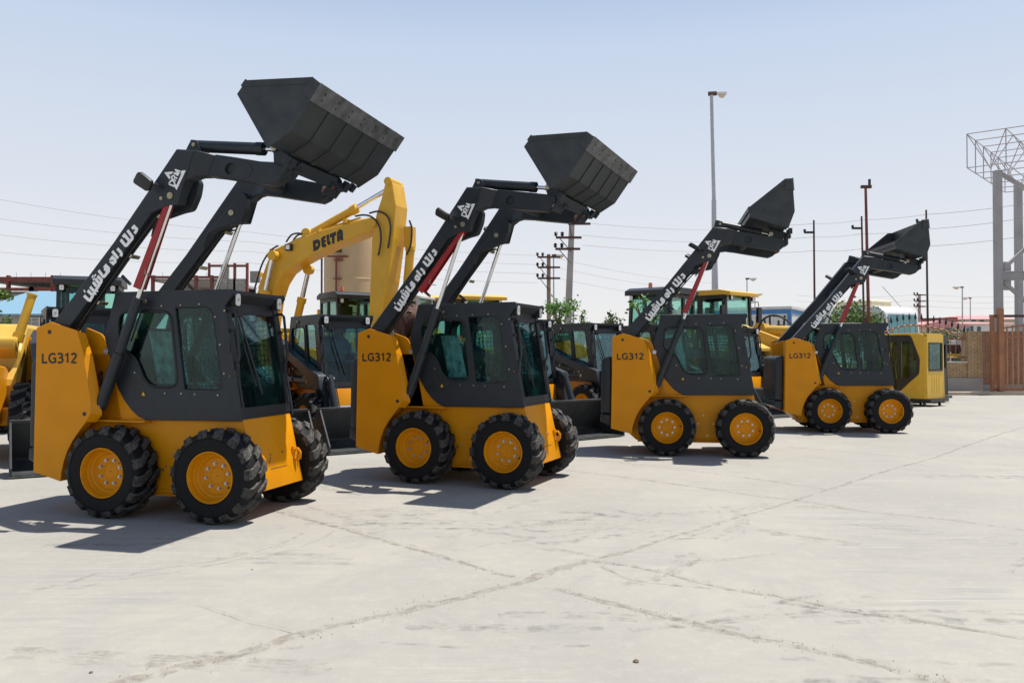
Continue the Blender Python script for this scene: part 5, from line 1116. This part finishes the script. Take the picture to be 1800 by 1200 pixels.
for k in range(15):
    u = 1552+k*10.4; v = railz(min(u,1698)); x = wx(u)-ox; lean = (k-7)*.012; zt = wz(v)+.28
    b.tube([(x-lean*1.2,0,wz(636)), (x,0,wz(v)), (x+lean*.6,0,zt)], .015, 5); b.setm(1); b.cyl((x+lean*.6,0,zt), (x+lean*.9,0,zt+.20), .05, .004, 6); b.cyl((x+lean*.5,0,zt-.07), (x+lean*.6,0,zt), .02, .05, 6); b.setm(0)
b.build("bars", [BROWNST, INK], t)
t = thing("gate", "brown steel sliding gate with bars between two box posts", "gate", (wx(1760), WY-.55, 0)); ox = wx(1760, WY-.55); GY = WY-.55
gx = lambda u: wx(u, GY)-ox
gz = lambda v: wz(v, GY)
b = MB(); b.box2((gx(1726),-.06,0), (gx(1731.5),.06,gz(553.5))); b.build("post", [BROWNST], t)
b = MB(); b.box2((gx(1735.5),-.22,0), (gx(1741.5),-.05,gz(541.5))); b.box2((gx(1741.5)+.002,-.20,0), (gx(1744.5),-.12,gz(543))); b.build("post", [BROWNST], t)
b = MB(); b.box2((gx(1726.5),.0,gz(557.5)), (gx(1830),.10,gz(553))); b.build("top_rail", [DKRUST], t)
b = MB(); b.hexa([(gx(1742),-.04,gz(579)), (gx(1742),.03,gz(579)), (gx(1742),.03,gz(576)), (gx(1742),-.04,gz(576))], [(gx(1830),-.04,gz(567)), (gx(1830),.03,gz(567)), (gx(1830),.03,gz(564)), (gx(1830),-.04,gz(564))])
b.box2((gx(1744),-.035,gz(592)), (gx(1830),.03,gz(589.5))); b.box2((gx(1731.5),-.04,gz(687)), (gx(1830),.04,gz(682))); b.build("leaf_frame", [BROWNST], t)
b = MB()
for k in range(9): u = 1755+k*9.8; b.box2((gx(u)-.022,-.02,gz(684)), (gx(u)+.022,.02,gz(575-(u-1742)*.14)))
for v in (653, 669): b.tube([(gx(1799)+.13*math.cos(q), -.02, gz(v)+.13*math.sin(q)) for q in [j*math.pi/8 for j in range(16)]], .018, 5, closed=True)
b.build("bars", [mat("worn_orange_bars", (.42,.19,.085), .5, var=.2, scale=4)], t)
t = thing("brick_wall", "tall red brick wall directly behind the gate bars", "wall", (wx(1790,34), 34, 0)); ox = wx(1790, 34)
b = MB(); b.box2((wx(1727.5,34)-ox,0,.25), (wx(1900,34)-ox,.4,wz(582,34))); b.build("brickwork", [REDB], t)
b = MB(); b.box2((wx(1727.5,34)-ox,-.03,0), (wx(1900,34)-ox,.43,.25)); b.build("plinth", [CONC], t)
k = MB(); k.box2((wx(1480),WY-.95,0), (wx(1830),WY-.62,.12)); tag(k.build("kerb", [mat("kerb_concrete", (.40,.33,.25), .9, var=.25, scale=2)], bevel=.015), kind="structure")
# odds and ends stacked behind the fence
for k, (u, v, Y, sx, sz, m, lab) in enumerate(((1663,612,36,1.0,.30,DKRUST,"dark rusty beam block on the scrap heap behind the fence"), (1670,625,35,1.6,.16,YEL2,"yellow steel section lying on the scrap behind the fence"), (1692,632,34.5,.5,.25,mat("green_crate", (.03,.16,.06), .6),"green crate at the foot of the brick pillar, behind the fence"), (1680,608,37,.3,.5,WHITEW,"white sack leaning on the scrap behind the fence"))):
    p = at(u, v, Y); b = MB(); b.box2((-sx/2,-.3,-p.z), (sx/2,.3,-sz*.5)) if False else None
    b.prism(rounded([(-sx/2,-sz/2), (sx/2,-sz/2), (sx/2*.9,sz/2), (-sx/2*.85,sz/2)], .04, 2), -.3, .3); b.box2((-sx/2*.9,-.25,-p.z), (-sx/2*.7,.25,-sz/2)); b.box2((sx/2*.7,-.25,-p.z), (sx/2*.88,.25,-sz/2))
    o = b.build(("beam_block", "steel_section", "crate", "sack")[k], [m]); o.location = p; tag(o, lab, ("beam", "steel section", "crate", "sack")[k])

# --- grey steel columns and the space frame they carry
CY = 36.0
t = thing("steel_structure", "grey steel columns carrying a bare space frame roof at the right edge", "steel frame", (at(1757,621,CY).x, CY, 0)); ox = t.location.x
cx = lambda u, Y=CY: at(u,621,Y).x-ox
cz = lambda v, Y=CY: at(900,v,Y).z
b = MB(); w2 = (cx(1761.5)-cx(1750))/2; b.box2((cx(1755.8)-w2,-w2,0), (cx(1755.8)+w2,w2,cz(301))); b.box2((cx(1755.8)-w2*1.06,-w2*1.1,cz(302.5)), (cx(1755.8)+w2*1.4,w2*1.1,cz(300))); b.build("column", [GSTEEL], t, bevel=.01)
Y2 = 39.5; b = MB(); w3 = .14; b.box2((cx(1792,Y2)-w3,Y2-CY-w3,0), (cx(1792,Y2)+w3,Y2-CY+w3,cz(324,Y2))); b.build("column", [GSTEEL], t, bevel=.01)
b = MB(); b.box2((cx(1761.5),-.12,cz(492)), (cx(1840),.12,cz(477.5))); b.box2((cx(1761.5),-.16,cz(492.5)), (cx(1840),.16,cz(490.5))); b.box2((cx(1761.5),-.16,cz(479)), (cx(1840),.16,cz(477)))
b.box2((cx(1761.5),-.03,cz(510)), (cx(1778),.03,cz(460)))
for (u0,v0,u1,v1) in ((1765,472,1840,405), (1765,496,1840,560), (1763,306,1840,352)):
    b.hexa([(cx(u0),-.06,cz(v0)-.10), (cx(u0),.06,cz(v0)-.10), (cx(u0),.06,cz(v0)+.10), (cx(u0),-.06,cz(v0)+.10)], [(cx(u1),-.06,cz(v1)-.10), (cx(u1),.06,cz(v1)-.10), (cx(u1),.06,cz(v1)+.10), (cx(u1),-.06,cz(v1)+.10)])
b.build("beams", [GSTEEL], t, bevel=.008)
# double-layer grid: bottom layer at column-head height, top layer above, offset half a bay
b = MB(); p = 1.45; ux = Vector((.78,-.62,0)); uy = Vector((.66,.75,0)); zb, zt_ = cz(297), cz(240)+.05
o0 = Vector((cx(1698),-.2,0)); r = .022; nodes = {}
for i in range(7):
    for j in range(6): nodes[0,i,j] = o0+ux*p*i+uy*p*j+Vector((0,0,zb)); nodes[1,i,j] = nodes[0,i,j]+Vector((0,0,zt_-zb))
for i in range(7):
    for j in range(6):
        for L_ in (0, 1):
            if i < 6: b.tube([nodes[L_,i,j], nodes[L_,i+1,j]], r, 5)
            if j < 5: b.tube([nodes[L_,i,j], nodes[L_,i,j+1]], r, 5)
        if i == 0 or j == 0: b.tube([nodes[0,i,j], nodes[1,i,j]], r, 5)
        if i < 6 and j < 5:
            m_ = (nodes[0,i,j]+nodes[0,i+1,j+1])/2 if (i+j) % 2 else (nodes[0,i,j]+nodes[0,i+1,j+1])/2
            if (i+j) % 2 == 0:
                for a, c in ((0,0), (1,0), (0,1), (1,1)): b.tube([m_, nodes[1,i+a,j+c]], r*.9, 5)
b.build("space_frame", [mat("truss_tube", (.34,.31,.33), .55, var=.15)], t)

# --- distant buildings, right
def far_block(label, u0, u1, vt, Y, roofv, wallm, roofm, gable=True, windows=()):
    t = thing("building", label, "building", (at((u0+u1)/2,621,Y).x, Y, 0)); ox = t.location.x
    X = lambda u: at(u,621,Y).x-ox
    Z = lambda v: at(900,v,Y).z
    b = MB(); b.box2((X(u0),0,0), (X(u1),14,Z(vt))); b.build("wall", [wallm], t)
    b = MB(); xm = (X(u0)+X(u1))/2
    if gable: b.prism([(X(u0)-.4,Z(vt)), (xm,Z(roofv)), (X(u1)+.4,Z(vt)), (X(u1)+.4,Z(vt)-.25), (X(u0)-.4,Z(vt)-.25)], -.5, 14.5)
    else: b.loft([[(X(u0)-.5,-.5,Z(vt)), (X(u1)+.5,-.5,Z(vt)), (X(u1)+.5,14.5,Z(vt)), (X(u0)-.5,14.5,Z(vt))], [(X(u0)+2.5,5,Z(roofv)), (X(u1)-2.5,5,Z(roofv)), (X(u1)-2.5,9,Z(roofv)), (X(u0)+2.5,9,Z(roofv))]])
    b.build("roof", [roofm], t)
    for (a, c, e, f) in windows: w_ = MB(); w_.box2((X(a),-.06,Z(f)), (X(c),-.01,Z(e))); w_.build("window", [DGLASS], t)
far_block("far brown building with a shallow red gable right of the white bus", 1618, 1692, 572, 85, 563, CREAM, PINKR, True, [(1643,1655,567,571), (1660,1672,574,582)])
far_block("far cream building with a pink hipped roof, left of the gate", 1688, 1800, 569, 92, 563, WHITEW, PINKR, False, [(1699,1704,573,582), (1706,1711,573,582), (1718,1724,574,582)])
far_block("farthest pink roofed building rising behind the cream one", 1697, 1790, 561, 120, 551, CREAM, PINKR, False, [(1707,1716,562.5,565), (1722,1730,562.5,565), (1740,1750,562.5,565)])
far_block("small far block of dark pink brick on the skyline", 1674, 1684, 557.5, 110, 556.5, mat("pink_brick", (.32,.14,.12), .8), mat("pink_brick", (.32,.14,.12), .8), False)
far_block("long low far grey shed at the skyline, mostly behind the loaders", 1440, 1640, 590, 140, 586, CONC, CONC, True)

# ================================================================ cracks and slab joints in the concrete
def ragged(name, col, lo, hi, scale, top=1.0, var=.3):
    """ground stain whose edges break up: noise decides where the slab shows through"""
    m = mat(name, col, .95, var=var, scale=25, bump=.4, bscale=120); t = m.node_tree; N = t.nodes; L = t.links; p = N["Principled BSDF"]
    tc = N.new("ShaderNodeTexCoord"); nz = N.new("ShaderNodeTexNoise"); nz.inputs["Scale"].default_value = scale; nz.inputs["Detail"].default_value = 8; nz.inputs["Roughness"].default_value = .7; L.new(tc.outputs["Object"], nz.inputs["Vector"])
    r = N.new("ShaderNodeMapRange"); L.new(nz.outputs["Fac"], r.inputs["Value"]); r.inputs["From Min"].default_value = lo; r.inputs["From Max"].default_value = hi; r.inputs["To Max"].default_value = top; L.new(r.outputs[0], p.inputs["Alpha"]); return m
SAND = ragged("crumbled_joint_sand", (.285,.238,.185), .42, .66, 11, .52)
DKCR = ragged("dark_crack", (.13,.105,.08), .42, .62, 14, .55)
SCUFF = ragged("tyre_scuff", (.225,.22,.213), .46, .80, 7, .5)
PALEDUST = ragged("pale_dust_smear", (.43,.405,.355), .44, .70, 5, .5)
CR = [
 ([(480,897),(500,903),(575,922),(650,945),(710,960),(775,978),(825,993),(875,1007),(905,1015)], .05, 1),
 ([(150,1232),(215,1200),(325,1175),(430,1150),(525,1120),(625,1090),(700,1075),(780,1055),(900,1025),(975,1002),(1035,985),(1090,972)], .085, 0),
 ([(1090,972),(1180,945),(1275,917),(1395,880),(1455,860),(1550,830),(1640,805),(1720,775),(1800,750)], .05, 0),
 ([(1040,986),(1115,995),(1180,1010),(1230,1025),(1280,1035),(1345,1045),(1410,1055),(1475,1070),(1540,1082),(1610,1090),(1680,1102),(1800,1122)], .045, 1),
 ([(1055,995),(1100,1017),(1150,1025),(1250,1034)], .03, 1),
 ([(975,1035),(1050,1055),(1150,1080),(1210,1092),(1300,1115),(1365,1128),(1430,1142),(1525,1165),(1640,1192),(1700,1210)], .06, 1),
 ([(985,825),(1000,827),(1125,842),(1250,860),(1330,871),(1405,880),(1525,900),(1600,907),(1680,915),(1800,932)], .04, 1),
 ([(1040,806),(1065,810),(1200,825),(1350,845),(1450,860)], .035, 1), ([(1385,785),(1400,787),(1600,804),(1700,812),(1800,820)], .035, 1),
 ([(345,1062),(390,1078),(440,1095),(475,1103),(515,1112)], .012, 1), ([(1560,750),(1680,757),(1800,762)], .03, 1)]
rnd = random.Random(5)
def strip(pts, wd, z, jag, wob):
    b = MB(); path = []
    for a, c in zip(pts, pts[1:]):
        n = max(4, int((c-a).length/.10))
        for k in range(n): path.append(a.lerp(c, k/n))
    path.append(pts[-1]); prev = None; off = 0
    for i, p in enumerate(path):
        d = (path[min(i+1, len(path)-1)]-path[max(i-1, 0)]).normalized(); nn = Vector((-d.y, d.x, 0)); off = off*.85+rnd.gauss(0, wob); w1 = wd*rnd.uniform(1-jag, 1+jag)*.5; w2 = wd*rnd.uniform(1-jag, 1+jag)*.5
        q = (Vector((p.x, p.y, z))+nn*(off+w1), Vector((p.x, p.y, z))+nn*(off-w2)); 
        if prev: b.poly([prev[1], q[1], q[0], prev[0]])
        prev = q
    return b
for i, (P, wd, dark) in enumerate(CR):
    G = [gnd(u, v) for u, v in P]
    tag(strip(G, wd, .004+.0006*i, .55, wd*.10).build("ground_joint", [SAND]), kind="structure")
    if dark: tag(strip(G, wd*.09+.002, .012+.0006*i, .8, wd*.14).build("ground_crack", [DKCR]), kind="structure")
# tyre scuffs and swept dust: short curved smears left by machines turning on the spot
for i in range(55):
    u, v = rnd.uniform(-50,1850), 790+rnd.random()**1.3*400
    if rnd.random() < .35: u, v = rnd.gauss(830,170), rnd.gauss(925,28)
    p = gnd(u, v); a = rnd.choice((.25,.4,2.7,.1,-.15,.9))+rnd.gauss(0,.2); cv = rnd.uniform(-.5,.5); ln = rnd.uniform(.4,1.7); pale = rnd.random() < .4
    for j in range(rnd.choice((1,2,3,4))):
        q = p+Vector((rnd.gauss(0,.12), rnd.gauss(0,.12), 0)); pts = [q+Vector((math.cos(a+cv*k*.25), math.sin(a+cv*k*.25), 0))*(ln*k/5) for k in range(6)]
        tag(strip(pts, rnd.uniform(.02,.09), .0015+.00002*(i*4+j), .4, .006).build("ground_scuff", [PALEDUST if pale else SCUFF]), kind="structure")
# loose grit along the widest joint and a few stones
gr = MB()
for k in range(420):
    P, wd, _ = CR[rnd.choice((0,1,1,1,3,5,5))]; j = rnd.randrange(len(P)-1); p = gnd(*P[j]).lerp(gnd(*P[j+1]), rnd.random()); s = rnd.uniform(.0015,.0036); x, y = p.x+rnd.gauss(0,wd*.8), p.y+rnd.gauss(0,wd*.8)
    gr.loft([[(x+math.cos(q)*s*a*rnd.uniform(.7,1.2), y+math.sin(q)*s*a*rnd.uniform(.7,1.2), zz*s+.004) for q in [n*math.pi/2.5 for n in range(5)]] for a, zz in ((.9,-.2), (1.0,.5), (.5,1.1))])
tag(gr.build("gravel", [mat("joint_grit", (.30,.26,.21), .9, var=.5, scale=30)]), kind="stuff")
for k, (u, v, s) in enumerate(((1118,1163,.013), (160,1182,.008), (443,1001,.006))):
    p = gnd(u, v); b = MB(); b.loft([[(math.cos(q)*s*a*rnd.uniform(.8,1.2), math.sin(q)*s*a*rnd.uniform(.8,1.2), zz*s) for q in [n*math.pi/4 for n in range(8)]] for a, zz in ((.75,-.05), (1.1,.35), (.9,.8), (.4,1.1))]); o = b.build("stone", [mat("brown_stone", (.16,.115,.085), .9, var=.3, scale=30)], smooth=60); o.location = p
    tag(o, ("brown pebble lying at the bottom centre of the concrete yard", "tiny dark stone at the lower left of the concrete yard", "tiny stone below the nearest loader's shadow")[k], "stone")
